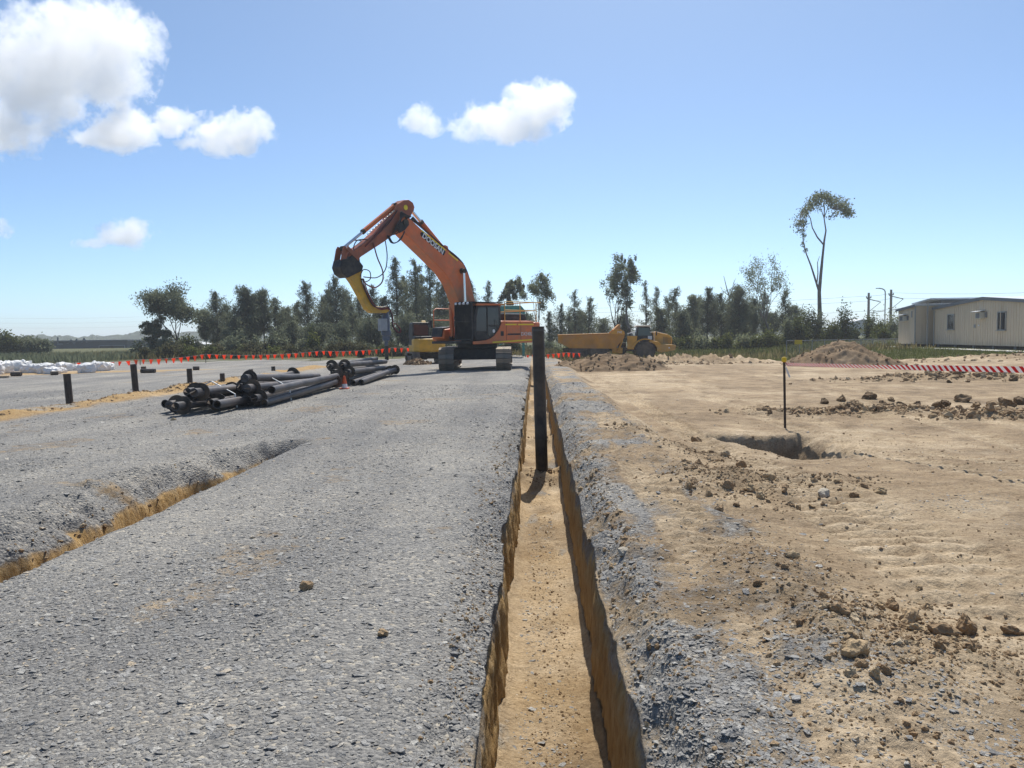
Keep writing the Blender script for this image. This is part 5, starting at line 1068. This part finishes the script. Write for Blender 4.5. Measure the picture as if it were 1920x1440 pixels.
# ------------------------------------------------------------------ trees
def leaf_material(name, c0, c1, c2):
    m = bpy.data.materials.new(name); m.use_nodes = True; n, l = m.node_tree.nodes, m.node_tree.links
    n.remove(n['Principled BSDF']); oi = n.new('ShaderNodeObjectInfo'); g = n.new('ShaderNodeNewGeometry')
    nz = n.new('ShaderNodeTexNoise'); nz.inputs['Scale'].default_value = 0.9; nz.inputs['Detail'].default_value = 3; l.new(g.outputs['Position'], nz.inputs['Vector'])
    a = n.new('ShaderNodeMath'); a.operation = 'MULTIPLY_ADD'; a.inputs[1].default_value = 0.35; l.new(g.outputs['Random Per Island'], a.inputs[0]); l.new(nz.outputs['Fac'], a.inputs[2])
    b = n.new('ShaderNodeMath'); b.operation = 'MULTIPLY_ADD'; b.inputs[1].default_value = 0.25; l.new(oi.outputs['Random'], b.inputs[0]); l.new(a.outputs[0], b.inputs[2])
    r = n.new('ShaderNodeValToRGB'); l.new(b.outputs[0], r.inputs[0]); e = r.color_ramp.elements; e.new(0.5)
    for q, (ps, c) in zip(e, ((0.45, c0), (0.75, c1), (1.05, c2))): q.position = min(ps, 1); q.color = (*c, 1)
    d = n.new('ShaderNodeBsdfDiffuse'); t = n.new('ShaderNodeBsdfTranslucent'); l.new(r.outputs[0], d.inputs[0]); l.new(r.outputs[0], t.inputs[0])
    mx = n.new('ShaderNodeMixShader'); mx.inputs[0].default_value = 0.52; l.new(d.outputs[0], mx.inputs[1]); l.new(t.outputs[0], mx.inputs[2]); l.new(mx.outputs[0], n['Material Output'].inputs['Surface'])
    return m
M_CAS = leaf_material('casuarina_needles', (0.092, 0.108, 0.074), (0.145, 0.165, 0.108), (0.205, 0.22, 0.14))
M_EUC = leaf_material('gum_leaves', (0.115, 0.13, 0.078), (0.175, 0.195, 0.115), (0.245, 0.26, 0.15))
M_BSH = leaf_material('shrub_leaves', (0.045, 0.056, 0.02), (0.085, 0.10, 0.034), (0.15, 0.165, 0.055))
M_DRY = leaf_material('dry_grass', (0.12, 0.10, 0.045), (0.20, 0.17, 0.08), (0.30, 0.26, 0.13))
M_UND = leaf_material('undergrowth_leaves', (0.05, 0.055, 0.03), (0.085, 0.085, 0.045), (0.13, 0.115, 0.06))
M_BARK = mat('dark_bark', (0.085, 0.068, 0.055), 0.9, var=0.25, scale=4)
M_GUM = mat('pale_gum_bark', (0.34, 0.28, 0.23), 0.8, var=0.2, scale=2.5, dirt=(0.16, 0.12, 0.10), dirt_amt=0.4)
def quads(P, L, Wd, D, rng):
    """leaf quads centred at P, long axis D"""
    n = len(P); D = D/np.maximum(np.linalg.norm(D, axis=1, keepdims=True), 1e-6)
    S_ = np.cross(D, rng.normal(0, 1, (n, 3))); S_ /= np.maximum(np.linalg.norm(S_, axis=1, keepdims=True), 1e-6)
    L = np.broadcast_to(np.asarray(L, float), (n,))[:, None]; Wd = np.broadcast_to(np.asarray(Wd, float), (n,))[:, None]
    V = np.stack([P-D*L/2, P+S_*Wd/2, P+D*L/2, P-S_*Wd/2], 1).reshape(-1, 3)
    return V, np.arange(4*n).reshape(n, 4)
def casuarina(h, w, rng, dens=1.0, start=0.12, shape=0.75):
    """trunk builder and crown arrays for a slender sheoak"""
    tr = MB(); lean = rng.normal(0, 0.02, 2); k = 9
    tp = [Vector((lean[0]*h*t+0.06*math.sin(3*t+lean[0]*90), lean[1]*h*t, h*t)) for t in np.linspace(0, 0.97, k)]
    tr.tube(tp, [max(0.015, 0.016*h*(1-t)**0.8) for t in np.linspace(0, 0.97, k)], 7)
    nb = int(60*dens); Ps, Ds = [], []
    for i in range(nb):
        t = start+(1-start)*(i+rng.uniform(0, 1))/nb; t = min(t, 0.985)
        prof = min(1, (t-start+0.10)/0.22)*((1-t)**shape+0.10); r = w/2*prof*rng.uniform(0.45, 1.5)
        az = rng.uniform(0, 6.28); up = rng.uniform(0.25, 1.15); o = Vector((lean[0]*h*t, lean[1]*h*t, h*t))
        e = o+Vector((math.cos(az)*r, math.sin(az)*r, up*r+0.15))
        if r > 0.25: tr.tube([o, o.lerp(e, 0.5)+Vector((0, 0, 0.06*r)), e], [0.012+0.012*r, 0.010+0.006*r, 0.006], 4, False)
        m = int((18+62*r)*dens**0.5); q = rng.uniform(0.15, 1.0, m)**0.8; cl = rng.normal(0, 1, (m, 3))*(0.05+0.13*r**0.7*rng.uniform(0.6, 1.2))
        # needles gather in drooping tufts along the branch
        tuft = np.round(q*4)/4+rng.normal(0, 0.05, m)
        Ps.append(np.array(o)[None]+(np.array(e-o)[None])*tuft[:, None]+cl-np.array([0, 0, 0.10])); d = rng.normal(0, 0.45, (m, 3)); d[:, 2] -= rng.uniform(0.2, 1.3, m); d += np.array(e-o)[None]/max(r, .2)*0.4; Ds.append(d)
    P, D = np.concatenate(Ps), np.concatenate(Ds); V, F = quads(P, rng.uniform(0.18, 0.42, len(P)), rng.uniform(0.035, 0.075, len(P)), D, rng)
    return tr, V, F
def gum(h, w, rng, clear=0.45, fork=3, dens=1.0, leafs=0.26, trunk_r=0.02, flat=0.6):
    tr = MB(); Ps = []; Ds = []
    def grow(p, d, L, r, lv):
        k = 4; pts = [p]; dd = d.copy(); rs = [r]
        for i in range(k):
            dd = (dd+Vector(rng.normal(0, 0.10+0.05*lv, 3))).normalized(); pts.append(pts[-1]+dd*L/k); rs.append(r*(1-0.42*(i+1)/k))
        tr.tube(pts, rs, 7 if lv == 0 else 5, False)
        if lv >= 3:
            c = pts[-1]; m = int(105*dens*rng.uniform(0.4, 1.3)); rad = w*0.078*rng.uniform(0.6, 1.35)
            q = rng.normal(0, 1, (m, 3))*np.array([rad, rad, rad*0.6]); Ps.append(np.array(c)[None]+q); e = rng.normal(0, 1, (m, 3)); e[:, 2] -= 0.7; Ds.append(e); return
        nb = fork if lv == 0 else int(rng.integers(2, 5))
        for j in range(nb):
            az = 2*math.pi*(j+rng.uniform(0, 0.7))/nb+lv; sp = rng.uniform(0.45, 0.95)*(1.0 if lv else 0.75)
            nd = (dd+Vector((math.cos(az)*sp, math.sin(az)*sp, 0.15*(1-lv*0.4)))).normalized()
            s = pts[-1] if (lv == 0 or rng.uniform() < 0.6) else pts[int(rng.integers(2, k))]
            grow(s, nd, L1*(0.62**lv)*rng.uniform(0.75, 1.25), rs[-1]*0.72, lv+1)
    L1 = (h*(1-clear))*0.50
    grow(Vector((0, 0, 0)), Vector(rng.normal(0, 0.03, 3))+Vector((0, 0, 1)), h*clear, h*trunk_r, 0)
    P, D = np.concatenate(Ps), np.concatenate(Ds)
    # fit the crown to its height and spread
    sxy = (w/2)/np.percentile(np.hypot(P[:, 0], P[:, 1]), 92); sz = (h-h*clear)/(np.percentile(P[:, 2], 98.5)-h*clear)
    def fit(v):
        v = np.array(v, float); f = np.clip((v[..., 2]-h*clear*0.7)/(h*0.3), 0, 1); v[..., 0] *= 1+(sxy-1)*f; v[..., 1] *= 1+(sxy-1)*f
        v[..., 2] = np.where(v[..., 2] > h*clear, h*clear+(v[..., 2]-h*clear)*sz, v[..., 2]); return v
    tr.v = [Vector(q) for q in fit([tuple(q) for q in tr.v])]; P = fit(P)
    V, F = quads(P, rng.uniform(0.6, 1.3, len(P))*leafs*0.74, rng.uniform(0.30, 0.6, len(P))*leafs*0.74, D, rng); return tr, V, F
def shrub(h, w, rng, dens=1.0, leaf=0.17):
    tr = MB(); Ps = []; Ds = []
    for i in range(int(16*dens)+5):
        az = rng.uniform(0, 6.28); q = rng.uniform(0, 1)**0.6; e = Vector((math.cos(az)*w/2*q*rng.uniform(0.6, 1.1), math.sin(az)*w/2*q*rng.uniform(0.6, 1.1), h*(1-0.45*q*q)*rng.uniform(0.55, 1.0)))
        tr.tube([Vector((e.x*0.08, e.y*0.08, -0.05)), e*0.55+Vector((0, 0, 0.1*h)), e], [0.03, 0.018, 0.006], 4, False)
        m = int(75*dens); t = rng.uniform(0.25, 1.05, m); P = np.array(e)[None]*t[:, None]+rng.normal(0, 1, (m, 3))*np.array([w*0.10, w*0.10, h*0.10]); P[:, 2] = np.maximum(P[:, 2], 0.03); Ps.append(P); d = rng.normal(0, 1, (m, 3)); Ds.append(d)
    P, D = np.concatenate(Ps), np.concatenate(Ds); V, F = quads(P, rng.uniform(0.6, 1.3, len(P))*leaf, rng.uniform(0.35, 0.7, len(P))*leaf, D, rng); return tr, V, F
def plant(name, label, group, px, ytop, Y, kind, seed, wpx, cat='tree', bark=None, leafm=None, **kw):
    rng = np.random.default_rng(seed); p = at(px, ytop, Y); z = gz(p.x, Y); h = max(p.z-z, 0.5); wd = wpx/FPX*Y
    tr, V, F = kind(h, wd, rng, **kw)
    t = thing(name, label, cat, (p.x, Y, z-0.02), rng.uniform(0, 0.6), group)
    tr.build('trunk' if cat == 'tree' else 'stems', bark or M_BARK, t, True); np_mesh('crown' if cat == 'tree' else 'foliage', V, F, leafm or M_CAS, t)
    return t
LAB = {405: 'slim sheoak standing next to the broad spreading tree', 458: 'fullest and darkest pointed sheoak of the belt behind the bunting', 492: 'dark twin-topped sheoak pressed against the fullest one', 516: 'thin open sheoak on the outer side of the dark dense pair',
       575: 'tall airy sheoak standing apart past the dark dense pair', 630: 'tall sheoak behind the hanging drilling arm', 743: 'tallest sheoak of the belt, behind the drilling arm and the boom', 778: 'tall dense sheoak next to the tallest one of the belt', 803: 'tall thin sheoak behind the boom of the orange excavator',
       886: 'thin sheoak showing just past the boom, above the cab', 911: 'sparse little-crowned sheoak above the engine deck handrails', 698: 'sheoak seen between the two hanging hoses',
       1077: 'sheoak with the sparsest crown, above the tail of the dump truck', 1103: 'fuller sheoak beside the sparsest one, above the truck bed', 1213: 'narrow sheoak beside the straight-trunked gum', 1230: 'pointed narrow sheoak on the far side of the dump truck cab', 1385: 'darkest solid conical sheoak, in front of the dead tree', 1268: 'open feathery sheoak beyond the front of the dump truck', 1325: 'tall pointed sheoak midway between truck and dead tree', 1432: 'sheoak partly behind the umbrella-crowned gum', 1472: 'slim sheoak on the tall gum side of the umbrella-crowned gum'}
LC = 'slender dark needle-leaved sheoak in the tree belt behind the flag bunting'
GC = 'sheoaks behind the flag bunting'
for i, (px, yt, Y, wp, dn, sh) in enumerate(((405, 549, 78, 52, .9, .7), (458, 543, 76, 62, 1.25, .55), (492, 548, 78, 50, 1.2, .6), (516, 560, 80, 46, .8, .7), (545, 605, 74, 36, .9, .7), (575, 531, 80, 52, .75, .75), (602, 560, 84, 44, .8, .7), (630, 521, 80, 58, .9, .7),
        (660, 575, 84, 44, .8, .7), (698, 535, 82, 44, .75, .8), (722, 560, 78, 40, .9, .6), (743, 484, 80, 50, .85, .75), (778, 488, 80, 50, 1.0, .7), (803, 492, 82, 46, .8, .75), (832, 535, 84, 44, .8, .7), (856, 560, 80, 46, .9, .6), (886, 528, 84, 44, .6, .8), (911, 529, 86, 40, .5, .8), (640, 610, 72, 40, 1.0, .6), (760, 600, 74, 60, 1.0, .5), (590, 615, 72, 50, 1.0, .5), (438, 600, 74, 44, 1.0, .6), (700, 610, 73, 60, 1.0, .5), (820, 610, 74, 50, 1., .5), (425, 575, 82, 44, 1., .6), (475, 560, 82, 52, 1.2, .5), (538, 580, 84, 46, 1., .6), (556, 568, 86, 44, .9, .7), (612, 545, 86, 50, .9, .7), (648, 548, 86, 48, .9, .7), (676, 560, 88, 46, .9, .7), (760, 520, 86, 46, .9, .7), (790, 515, 88, 46, .9, .7), (816, 530, 88, 44, .8, .7), (845, 570, 90, 46, .8, .6), (870, 590, 82, 44, .9, .6), (930, 580, 92, 46, .8, .6), (985, 590, 92, 46, .8, .6), (385, 585, 80, 40, 1., .6))):
    plant('sheoak_tree', LAB.get(px, LC), GC, px, yt, Y, casuarina, 1000+i, wp, dens=dn*1.35, shape=sh, start=0.10+0.12*(i % 3))
LR = 'slender grey-green sheoak in the tree belt beyond the dump truck'; GR = 'sheoaks beyond the dump truck'
for i, (px, yt, Y, wp, dn, sh) in enumerate(((1030, 585, 90, 36, .6, .8), (1050, 572, 90, 34, .6, .8), (1077, 545, 92, 38, .55, .8), (1103, 560, 92, 42, .7, .7), (1213, 527, 92, 34, .6, .8), (1230, 538, 94, 30, .55, .8), (1268, 541, 90, 44, .75, .7), (1297, 556, 88, 44, 1.0, .6), (1325, 543, 90, 44, .9, .65), (1352, 552, 90, 40, .9, .65), (1385, 540, 86, 52, 1.35, .5), (1412, 562, 90, 36, .9, .65), (1432, 548, 92, 36, .7, .7), (1472, 545, 92, 36, .7, .7), (1282, 585, 84, 40, 1., .6), (1240, 580, 86, 40, 1., .6), (1130, 600, 96, 50, .7, .6), (1170, 590, 92, 40, 1., .6), (1255, 560, 98, 44, .8, .6), (1310, 560, 98, 46, .9, .6), (1340, 565, 98, 46, .9, .6), (1370, 570, 96, 46, .9, .6), (1400, 575, 97, 46, .9, .6), (1450, 590, 97, 50, .9, .6), (1490, 575, 97, 40, .9, .6), (1065, 590, 98, 46, .7, .6), (1090, 585, 98, 46, .7, .6))):
    plant('sheoak_tree', LAB.get(px, LR), GR, px, yt, Y, casuarina, 1100+i, wp, dens=dn*1.3, shape=sh, start=0.08+0.1*(i % 3))
plant('spreading_tree', 'broad spreading dark tree at the end of the tree belt near the brown house', None, 332, 541, 74, gum, 1203, 118, clear=0.22, fork=5, dens=2.4, leafs=0.30, leafm=M_CAS, trunk_r=0.022)
plant('spreading_tree', 'low drooping dark tree leaning out beside the broad spreading one', None, 288, 598, 72, gum, 1204, 56, clear=0.2, fork=4, dens=1.5, leafs=0.28, leafm=M_CAS)
plant('round_tree', 'dense round-headed green tree behind the excavator handrails', None, 962, 525, 88, gum, 1205, 52, clear=0.25, fork=5, dens=2.6, leafs=0.30, leafm=M_EUC)
plant('gum_tree', 'light open gum tree between the excavator and the dump truck', None, 1012, 516, 84, gum, 1206, 74, clear=0.30, fork=4, dens=1.0, leafs=0.30, leafm=M_EUC, bark=M_GUM)
plant('gum_tree', 'bushy many-limbed gum tree rising behind the dump truck bed', None, 1150, 485, 86, gum, 1207, 92, clear=0.26, fork=5, dens=1.25, leafs=0.30, leafm=M_EUC)
plant('gum_tree', 'straight-trunked sparse gum tree rising behind the dump truck cab', None, 1193, 480, 86, gum, 1208, 56, clear=0.50, fork=3, dens=1.0, leafs=0.28, leafm=M_EUC, bark=M_GUM)
plant('gum_tree', 'wide umbrella-crowned gum tree next to the tallest tree', None, 1452, 482, 90, gum, 1209, 112, clear=0.30, fork=5, dens=0.95, leafs=0.27, leafm=M_EUC, bark=M_GUM)
# tallest gum: long bare forked stem, small flat crown
def tall_gum(h, w, rng):
    tr = MB(); Y = lambda t: t*h
    def P(u, t, d=0.0): return Vector((u*w, d*w, t*h))
    main = [P(0, 0), P(-.01, .15), P(-.03, .33), P(.0, .45), P(.03, .56), P(.06, .66), P(.09, .72), P(.05, .80), P(.06, .87)]
    tr.tube(main, [.30, .25, .20, .165, .13, .11, .08, .06, .04], 9, False)
    left = [P(-.03, .33), P(-.10, .40), P(-.20, .50), P(-.30, .58), P(-.36, .66), P(-.36, .76), P(-.40, .84)]
    tr.tube(left, [.13, .11, .09, .07, .055, .04, .025], 7, False)
    twig = [P(-.08, .38), P(-.06, .45), P(-.07, .52), P(-.03, .56)]; tr.tube(twig, [.07, .06, .04, .02], 6, False)
    mid = [P(.05, .63), P(-.08, .68), P(-.18, .74), P(-.22, .80), P(-.30, .84)]; tr.tube(mid, [.09, .08, .06, .05, .03], 6, False)
    tips = [P(-.40, .84), P(-.30, .84), P(.06, .87), P(.0, .88), P(.14, .90), P(-.02, .93), P(.2, .86)]
    for e in (P(-.04, .88), P(.16, .90), P(.05, .95)): tr.tube([main[-2], e], [.06, .02], 5, False)
    Ps, Ds = [], []
    for i in range(84):
        u = rng.uniform(-.50, .54); top = .985-.50*(u-.05)**2-0.02; t = top-abs(rng.normal(0, .035))-0.01
        if u < -.25: t -= .03
        c = P(u, t, rng.normal(0, .16)); m = int(rng.uniform(22, 60)); q = rng.normal(0, 1, (m, 3))*np.array([w*.05, w*.05, h*.012]); Ps.append(np.array(c)+q); e = rng.normal(0, 1, (m, 3)); e[:, 2] -= .6; Ds.append(e)
        a = min(tips, key=lambda s: (s-c).length); tr.tube([a, (a+c)/2+Vector((0, 0, .1)), c], [.03, .018, .008], 4, False)
    for c, s_ in ((P(-.37, .73), .7), (P(-.35, .69), .5), (P(-.36, .64), .5), (P(-.31, .60), .35), (P(.47, .86), .5), (P(.40, .87), .6)):
        m = 40; Ps.append(np.array(c)+rng.normal(0, 1, (m, 3))*np.array([w*.035, w*.035, h*.012])*s_*1.6); Ds.append(rng.normal(0, 1, (m, 3)))
    P_, D_ = np.concatenate(Ps), np.concatenate(Ds); V, F = quads(P_, rng.uniform(.6, 1.3, len(P_))*.27, rng.uniform(.3, .6, len(P_))*.27, D_, rng); return tr, V, F
tg = plant('gum_tree', 'tallest gum tree with long bare forked stem and small flat crown', None, 1541, 349, 92, tall_gum, 1210, 92, leafm=M_EUC, bark=M_GUM); tg.rotation_euler = (0, 0, 0)
dtr = at(1368, 517, 90); dz = gz(dtr.x, 90); hh = dtr.z-dz; dt = thing('dead_tree', 'leafless pale dead tree standing among the sheoaks', 'tree', (dtr.x, 90, dz))
b = MB(); b.tube([(0, 0, 0), (0.05, 0, hh*.4), (0, 0, hh*.7), (-.35, 0, hh*.85), (-.65, 0, hh)], [.16, .12, .08, .05, .02], 7); b.tube([(0, 0, hh*.68), (.35, .1, hh*.82), (.45, .1, hh*.9), (.75, .1, hh*.97)], [.06, .045, .03, .012], 6); b.tube([(-.1, 0, hh*.74), (-.7, .2, hh*.79), (-.95, .2, hh*.86)], [.05, .03, .012], 5); b.tube([(.36, .1, hh*.83), (.55, .1, hh*.87), (.5, .1, hh*.95)], [.03, .02, .01], 5)
b.build('trunk', M_GUM, dt, True)
LB = 'leafy olive-green shrub growing along the foot of the tree belt behind the bunting'; GB = 'shrubs along the tree belt behind the bunting'
for i in range(34):
    px = 262+i*22+random.uniform(-8, 8); plant('shrub', LB, GB, px, random.uniform(612, 650), random.uniform(66, 74), shrub, 1300+i, random.uniform(26, 50), 'shrub', leafm=(M_BSH if random.random() < 0.25 else M_CAS), dens=0.9, leaf=0.22)
for i in range(36):
    px = 268+i*15.5+random.uniform(-6, 6); plant('shrub', LB, GB, px, random.uniform(636, 656), random.uniform(60.5, 65.5), shrub, 1350+i, random.uniform(22, 44), 'shrub', leafm=(M_BSH if random.random() < 0.2 else M_UND), dens=0.8, leaf=0.2)
LB2 = 'green roadside shrub beyond the dump truck and the fence'; GB2 = 'shrubs beyond the dump truck and the fence'
for i, (px, yt, Y, wp) in enumerate(((1030, 640, 80, 44), (1075, 632, 84, 40), (1110, 628, 86, 46), (1150, 630, 86, 40), (1255, 625, 82, 40), (1285, 628, 80, 36), (1310, 622, 80, 44), (1340, 630, 80, 36), (1365, 625, 79, 40), (1395, 618, 80, 40), (1420, 625, 79, 40), (1447, 610, 79, 44), (1478, 596, 80, 34), (1500, 590, 80, 40), (1512, 566, 86, 50), (1533, 578, 86, 40), (1558, 600, 82, 40), (1582, 571, 84, 52), (1600, 610, 86, 34), (1632, 585, 88, 34), (1652, 598, 84, 40), (1676, 580, 90, 44), (1700, 600, 96, 50), (1655, 615, 78, 30), (1690, 612, 80, 34), (1722, 590, 98, 40))):
    plant('shrub', LB2, GB2, px, yt, Y, shrub, 1400+i, wp, 'shrub', leafm=M_BSH if i % 3 else M_EUC, dens=1.1, leaf=0.24)
for i, (px, yt, wp, Y) in enumerate(((6, 622, 50, 96), (48, 628, 62, 98), (75, 634, 40, 98), (-30, 610, 60, 96))):
    plant('shrub', 'dark bushy tree clump beside the warehouse at the gravel edge', 'bushy clumps beside the warehouse', px, yt, Y, shrub, 1500+i, wp, 'shrub', leafm=M_CAS if i else M_BSH, dens=1.8, leaf=0.34)
plant('grass_tussock', 'dry straw-coloured tussock at the foot of the cone-shaped mound', None, 1544, 652, 52, shrub, 1520, 22, 'tussock', leafm=M_DRY, dens=1.2, leaf=0.3)

# rough grass and weeds nobody could count
def grass_stuff(name, label, n, xr, yr, hr, m, seed, keep=None):
    rng = np.random.default_rng(seed); x = rng.uniform(*xr, n); y = rng.uniform(*yr, n)
    if keep is not None: k = keep(x, y, rng); x, y = x[k], y[k]
    n = len(x); z = H(x, y); L = rng.uniform(*hr, n); D = rng.normal(0, 0.28, (n, 3)); D[:, 2] = 1; P = np.stack([x, y, z+L*0.42], -1)
    V, F = quads(P, L, L*0.10+0.015, D, rng); o = np_mesh(name, V, F, m); o['kind'] = 'stuff'; o['label'] = label; return o
grass_stuff('undergrowth', 'tangled undergrowth along the foot of the tree belt', 52000, (-33, 3), (62, 84), (0.15, 0.75), M_UND, 1600, lambda x, y, r: fbm(x*0.35, y*0.35, 3, 1700)+r.normal(0, 0.15, len(x)) > -0.05)
grass_stuff('low_scrub', 'low olive scrub beyond the white bulk bags', 26000, (-70, -31), (52, 72), (0.15, 0.75), M_CAS, 1604)
grass_stuff('dry_undergrowth', 'dry brown weeds along the foot of the tree belt', 16000, (-45, 30), (60, 84), (0.2, 0.7), M_DRY, 1601)
grass_stuff('rough_grass', 'rough grass and weeds beyond the dump truck', 26000, (2, 46), (70, 92), (0.25, 0.8), M_BSH, 1602)
grass_stuff('lawn_grass', 'short green grass in front of the site cabins', 42000, (15, 31.5), (46, 74), (0.08, 0.22), M_BSH, 1603, lambda x, y, r: r.uniform(0, 1, len(x)) < masks(x, y)[2])
# far wooded rise
def far_rise():
    x = np.linspace(-900, 900, 1500); V = []
    top = 5.6+1.6*fbm(x*0.02, 0*x, 4, 701)+2.2*fbm(x*0.07, 0*x, 4, 702, 0.7)+1.0*(x < 0)
    for yy, k in ((560, 0.0), (580, 0.75), (600, 1.0), (640, 0.9), (680, 0.0)):
        V.append(np.stack([x*yy/560, np.full_like(x, yy)+6*fbm(x*0.05, 0*x+yy, 2, 703), soft_base(x*yy/560, np.full_like(x, yy))+top*k*(1+0.15*fbm(x*0.3, 0*x+yy, 2, 704))-0.3], -1))
    V = np.stack(V, 0); nr, nc = V.shape[:2]; idx = np.arange(nr*nc).reshape(nr, nc); F = np.stack([idx[:-1, :-1], idx[:-1, 1:], idx[1:, 1:], idx[1:, :-1]], -1).reshape(-1, 4)
    o = np_mesh('hill', V.reshape(-1, 3), F, mat('wooded_hill', (0.06, 0.075, 0.04), 0.95, var=0.3, scale=0.15), smooth=False); o['kind'] = 'structure'
far_rise()

# ------------------------------------------------------------------ fair-weather clouds (real scattering volumes a few kilometres off)
from mathutils import noise as mnoise
def cloud_material(blobs, seed, dens):
    """ragged density built from ellipsoids (centre, radii) and fractal noise, in object space"""
    m = bpy.data.materials.new('cloud'); m.use_nodes = True; n, l = m.node_tree.nodes, m.node_tree.links; n.remove(n['Principled BSDF'])
    v = n.new('ShaderNodeVolumePrincipled'); v.inputs['Color'].default_value = (1, 1, 1, 1); v.inputs['Anisotropy'].default_value = 0.55
    tc = n.new('ShaderNodeTexCoord'); ob = tc.outputs['Object']
    def M(op, a, b, c=None):
        x = n.new('ShaderNodeMath'); x.operation = op
        for i, q in enumerate((a, b, c)):
            if q is None: continue
            if isinstance(q, (int, float)): x.inputs[i].default_value = q
            else: l.new(q, x.inputs[i])
        return x.outputs[0]
    acc = None
    for c, r in blobs:
        a = n.new('ShaderNodeVectorMath'); a.operation = 'SUBTRACT'; l.new(ob, a.inputs[0]); a.inputs[1].default_value = c
        b = n.new('ShaderNodeVectorMath'); b.operation = 'DIVIDE'; l.new(a.outputs[0], b.inputs[0]); b.inputs[1].default_value = r
        e = n.new('ShaderNodeVectorMath'); e.operation = 'LENGTH'; l.new(b.outputs[0], e.inputs[0])
        f = M('SUBTRACT', 1.0, e.outputs['Value'])
        acc = f if acc is None else M('SMOOTH_MAX', acc, f, 0.25)
    mp = n.new('ShaderNodeVectorMath'); mp.operation = 'ADD'; mp.inputs[1].default_value = (seed*311.0, 0, 0); l.new(ob, mp.inputs[0])
    nz = n.new('ShaderNodeTexNoise'); nz.inputs['Scale'].default_value = 0.011; nz.inputs['Detail'].default_value = 7; nz.inputs['Roughness'].default_value = 0.70; l.new(mp.outputs[0], nz.inputs['Vector'])
    fld = M('ADD', acc, M('MULTIPLY', M('SUBTRACT', nz.outputs['Fac'], 0.485), 4.4))
    r = n.new('ShaderNodeMapRange'); r.inputs['From Min'].default_value = 0.02; r.inputs['From Max'].default_value = 0.22; r.inputs['To Max'].default_value = dens; l.new(fld, r.inputs['Value'])
    l.new(r.outputs[0], v.inputs['Density']); l.new(v.outputs[0], n['Material Output'].inputs['Volume'])
    return m
def cloud(label, puffs, Y, seed, dens=0.013):
    bm = bmesh.new(); cx = sum(p[0] for p in puffs)/len(puffs); cy = sum(p[1] for p in puffs)/len(puffs); C0 = at(cx, cy, Y); sc = Y/FPX
    rnd = random.Random(seed); blobs = []
    for (px, py, rx, ry) in puffs:
        c = at(px, py, Y)-C0; c.y += rnd.uniform(-0.4, 0.4)*rx*sc; a, b = rx*sc*0.92, ry*sc*0.92; d = min(a, b*1.6); blobs.append((c, (a, d, b)))
        g = bmesh.ops.create_icosphere(bm, subdivisions=3, radius=1.45)
        for v in g['verts']: v.co = Vector((v.co.x*a, v.co.y*d, v.co.z*b))+c
    me = bpy.data.meshes.new('cloud'); bm.to_mesh(me); bm.free(); m = cloud_material(blobs, seed, dens); me.materials.append(m)
    o = bpy.data.objects.new('cloud', me); COL.objects.link(o); o.location = C0
    rm = o.modifiers.new('shell', 'REMESH'); rm.mode = 'VOXEL'; rm.voxel_size = max(5.0, min(p[3] for p in puffs)*sc*0.22)
    return tag(o, label, 'cloud')
CY = 3000
cloud('big towering white and grey cumulus cloud with a ragged edge', [(-60, 110, 90, 80), (50, 95, 100, 78), (150, 62, 105, 66), (225, 85, 72, 72), (170, 135, 100, 62), (70, 175, 95, 62), (25, 235, 60, 50), (-50, 210, 80, 70), (205, 165, 50, 22)], CY, 1, 0.0085)
cloud('thin torn cloud trailing below the big cumulus', [(215, 238, 72, 36), (165, 255, 48, 20), (255, 225, 40, 26), (335, 232, 56, 22), (300, 238, 40, 14)], CY+60, 2)
cloud('small white cloud at the tail of the torn one', [(432, 256, 70, 34), (462, 240, 46, 32), (385, 270, 48, 16)], CY, 3)
cloud('little peaked white cloud beside the bright middle one', [(796, 232, 38, 22), (798, 212, 22, 22), (774, 238, 20, 12)], CY, 4)
cloud('bright white cloud high above the excavator', [(950, 228, 92, 36), (1008, 196, 62, 40), (908, 222, 36, 24), (1045, 178, 42, 20), (990, 248, 50, 20), (980, 172, 30, 18)], CY, 5)
cloud('small flat white cloud low over the warehouse', [(232, 438, 50, 26), (250, 424, 30, 18), (170, 456, 36, 10)], CY, 6)
cloud('scrap of white cloud at the edge of the view', [(-8, 425, 28, 22), (-30, 430, 30, 20)], CY, 7)

# ------------------------------------------------------------------ summer haze: even, thin air round the whole place
hz = MB().box((0, 1250, 9.0), (5600, 2760, 24)).build('haze', None); hz['kind'] = 'stuff'; hz['label'] = 'thin bright summer haze over the whole site'
hm = bpy.data.materials.new('haze'); hm.use_nodes = True; n, l = hm.node_tree.nodes, hm.node_tree.links; n.remove(n['Principled BSDF'])
hv = n.new('ShaderNodeVolumePrincipled'); hv.inputs['Color'].default_value = (0.90, 0.95, 1.0, 1); hv.inputs['Density'].default_value = 0.00055; hv.inputs['Anisotropy'].default_value = 0.3
l.new(hv.outputs[0], n['Material Output'].inputs['Volume']); hz.data.materials.append(hm)
